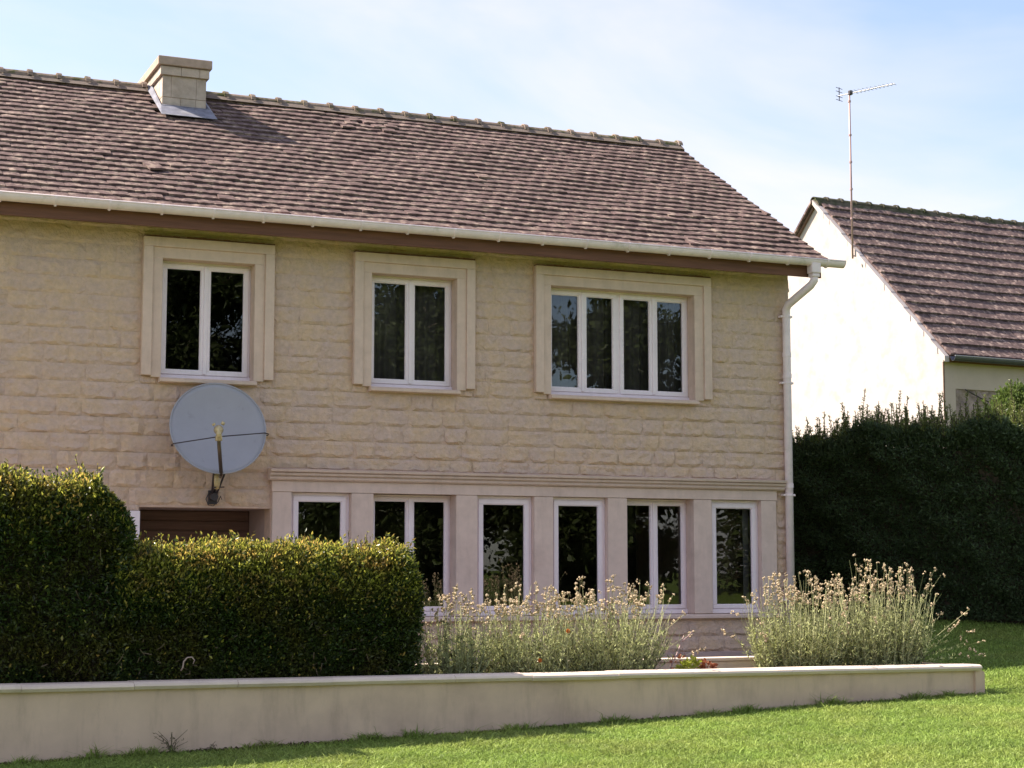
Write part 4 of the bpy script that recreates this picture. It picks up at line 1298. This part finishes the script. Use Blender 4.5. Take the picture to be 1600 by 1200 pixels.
mb = MB(); mb.box(.302, NL - .302, 0, .3, 3.67, 4.30); mb.box(.0, .30, -.012, 0, -1.4, 4.28); nobj(mb, "front_wall", M['nrender'])
mb = MB(); mb.box(.302, NL - .302, VB - .4, VB - .17, -1.4, 4.28); nobj(mb, "rear_wall", M['nrender'])
# rough rubble under the render
nu, nz_ = 90, 40
U_, Zz = np.meshgrid(np.linspace(.18, NL - .31, nu), np.linspace(-1.4, 3.70, nz_), indexing='ij')
Vr = np.stack([U_, .03 + rng.normal(0, .014, U_.shape), Zz], -1).reshape(-1, 3)
A = np.array(NB); Vr = Vr @ A[:3, :3].T + A[:3, 3]
i_, j_ = np.meshgrid(np.arange(nu - 1), np.arange(nz_ - 1), indexing='ij'); q = (i_ * nz_ + j_).ravel()
np_obj("rubble_wall", Vr, np.stack([q, q + nz_, q + nz_ + 1, q + 1], 1), [M['rubble']], NH)
mb = MB(); mb.tube([(.55, -.02, 3.66), (.95, -.03, 3.50), (1.4, -.03, 3.36), (2.2, -.03, 3.22)], .014, 6); nobj(mb, "wall_cable", M['dark'])
mb = MB(); mb.tube([(-.004, -.016, -1.2), (-.004, -.016, 4.2)], .018, 6); nobj(mb, "corner_bead", M['door'])
mb = MB()
mb.prism([(-.15, nroof(-.15) - .05), (RV, RZ - .05), (RV, RZ - .16), (-.15, nroof(-.15) - .14)], -.02, NL)
NRO = nobj(mb, "roof", M['fascia'])
mb = MB(); mb.prism([(RV, RZ), (VB, nroof(VB)), (VB, nroof(VB) - .05), (RV, RZ - .06)], -.13, NL); nobj(mb, "rear_slope", M['ntile'])
mb = MB(); mb.prism([(RV + .05, RZ - .14), (VB, nroof(VB) - .08), (VB, nroof(VB) - .14), (RV + .05, RZ - .20)], -.06, -.002); nobj(mb, "barge_board", M['door'])
# verge mortar on the front slope
mb = MB(); rr = random.Random(4)
k = 0; v = -.17
while v < RV - .02:
    v2 = min(v + .2, RV)
    d0 = rr.uniform(-.012, .012)
    mb.prism([(v, nroof(v) + .012 + d0), (v2, nroof(v2) + .012 + d0), (v2, nroof(v2) - .10 - rr.uniform(0, .03)), (v, nroof(v) - .10 - rr.uniform(0, .03))], -.10 - rr.uniform(0, .02), .015)
    v = v2
nobj(mb, "verge_mortar", M['gable'])
eU = (NB.to_3x3() @ Vector((1, 0, 0))); eV = (NB.to_3x3() @ Vector((0, ncs, nsn)))
NSL = (RV + .17) / ncs
org = NB @ Vector((0, -.17, 4.296)) 
lay_tiles(org, eU, eV, 16, NSL / 16, .02, 9.0, .24, .46, .046, 'ntile', NRO, 6, 5, stagger=True)
ridge(-.08, 9.0, 0, 0, 0.40, 0.105, NH, NB @ Matrix.Translation((0, RV, RZ - .02)), 'nridge')
mb = MB(); mb.prism([(RV - .2, RZ - .15), (RV - .08, RZ + .02), (RV + .08, RZ + .02), (RV + .2, RZ - .15)], -.06, 9.0); nobj(mb, "ridge_bedding", M['nridge'])
mb = MB()
arc = [(-.27 - .075 * math.cos(t), 4.295 - .10 * math.sin(t)) for t in np.linspace(0, math.pi, 9)]
inn = [(-.27 - .068 * math.cos(t), 4.295 - .093 * math.sin(t)) for t in np.linspace(math.pi, 0, 9)]
mb.prism(arc + inn, .02, NL); NG = nobj(mb, "gutter", M['nzinc'])
for u_ in np.arange(.5, 6, .55):
    mb = MB(); mb.prism([(y_ * 1.0 - .003, z_ - .004) for y_, z_ in arc] + [(-.2, 4.30)], u_ - .012, u_ + .012); nobj(mb, "bracket", M['nzinc'], NG)
mb = MB(); mb.tube([(.02, -.34, 4.295), (NL, -.34, 4.295)], .011, 6); nobj(mb, "gutter_lip", M['alu'], NG)

# ------------------------------------------------------------------ television antenna on the gable
ab = NB @ Vector((-.15, 2.60, 6.72)); at_ = Vector((ab.x, ab.y, 10.39))
AT = thing("tv_antenna", tuple(ab), "thin television antenna on a tall mast above the neighbouring gable", "antenna")
mb = MB(); mb.tube([tuple(ab), tuple(at_)], .021, 8); MA = mb.obj("mast", M['mast'], AT, smooth=True)
for zz in (7.6, 8.25, 8.85, 9.45, 10.2):
    mb = MB(); mb.tube([(ab.x, ab.y, zz - .02), (ab.x, ab.y, zz + .02)], .034, 8); mb.obj("cable_clip", M['mast'], MA)
for zz in (6.78, 7.0):
    mb = MB(); p = NB @ Vector((-.0, 2.60, zz)); mb.tube([(ab.x, ab.y, zz), tuple(p)], .016, 6); mb.obj("wall_bracket", M['mast'], MA)
bd = Vector((math.cos(R(-68)), math.sin(R(-68)), -0.02)); bs = Vector((0, 0, 1)).cross(bd).normalized()
b0 = at_ - bd * .28 + Vector((0, 0, -.02)); b1 = at_ + bd * 1.15 + Vector((0, 0, .0))
mb = MB(); mb.tube([tuple(b0), tuple(b1)], .011, 6); mb.obj("boom", M['alu'], AT)
for k in range(11):
    p = at_ + bd * (.12 + .10 * k) + Vector((0, 0, .0)); hw = .17 - .006 * k
    mb = MB(); mb.tube([tuple(p - bs * hw), tuple(p + bs * hw)], .006, 5); mb.obj("element", M['alu'], AT)
for dz in (-.12, -.04, .07, .15):
    p = at_ - bd * .26 + Vector((0, 0, dz)); mb = MB(); mb.tube([tuple(p - bs * .12), tuple(p + bs * .12)], .007, 5); mb.obj("reflector_rod", M['dark'], AT)
mb = MB(); p = at_ - bd * .26; mb.tube([tuple(p + Vector((0, 0, -.13))), tuple(p + Vector((0, 0, .17)))], .010, 6); mb.obj("reflector_post", M['dark'], AT)
mb = MB(); p = at_ + bd * .03; mb.box(p.x - .04, p.x + .04, p.y - .04, p.y + .04, p.z - .05, p.z + .05); mb.obj("junction_box", M['dark'], AT, bevel=.01)

# ------------------------------------------------------------------ garden trees opposite the house (seen in the panes)
def tree(x, y, h, rad, seed, label):
    r = np.random.default_rng(seed)
    zg = float(ground_z(x, y))
    T = thing("garden_tree", (x, y, zg), label, "tree", "garden trees reflected in the panes")
    mb = MB()
    mb.tube([(x, y, zg - .1), (x + .1, y, zg + h * .25), (x - .1, y + .1, zg + h * .55), (x + .05, y, zg + h * .85)], [.32, .26, .17, .05], 8)
    mb.obj("trunk", M['bark'], T, smooth=True)
    P, D = [], []
    mb = MB()
    for k in range(34):
        t_ = r.uniform(.05, .92); a_ = r.uniform(0, 2 * math.pi)
        L_ = rad * (1.1 - .75 * abs(t_ - .42)) * r.uniform(.6, 1.0)
        s0 = np.array([x, y, zg + h * t_]); e0 = s0 + np.array([math.cos(a_) * L_, math.sin(a_) * L_, L_ * r.uniform(-.05, .5)])
        m0 = (s0 + e0) / 2 + r.normal(0, .3, 3)
        mb.tube([tuple(s0), tuple(m0), tuple(e0)], [.09, .055, .02], 5)
        n = 1500
        c_ = m0 + (e0 - m0) * (r.random((n, 1)) * 1.9 - .8)
        off = r.normal(0, .55, (n, 3)) * np.array([1, 1, .8])
        P.append(c_ + off); D.append(off + r.normal(0, .5, (n, 3)))
    mb.obj("limbs", M['bark'], T, smooth=True)
    P = np.concatenate(P); D = np.concatenate(D)
    V, F = leaves(P, D, r.uniform(.14, .30, len(P)), width=.65)
    np_obj("crown", V, F, [M['treeleaf']], T)
for k, (tx, ty, h, rad, lab) in enumerate((
        (-3.5, -44, 15, 4.2, "dense tree mirrored in the left upstairs window"), (2.0, -47, 16, 4.6, "tall tree mirrored beside the left upstairs window's tree"),
        (7.5, -43, 12, 4.0, "broad tree mirrored in the middle upstairs window"), (11.6, -46, 13.0, 3.6, "tree mirrored in the downstairs panes left of centre"),
        (15.6, -42, 7.4, 2.6, "lower tree mirrored in the wide upstairs window under bright sky"), (20.6, -45, 15.0, 4.0, "tree mirrored in the right half of the wide upstairs window"),
        (26.5, -42, 11.5, 4.2, "tree mirrored in the rightmost downstairs window"), (34, -41, 10, 4.2, "tree standing at the right end of the mirrored row"), (-10, -46, 13, 4.4, "tree standing at the left end of the mirrored row"))):
    tree(tx, ty, h, rad, 300 + k, lab)
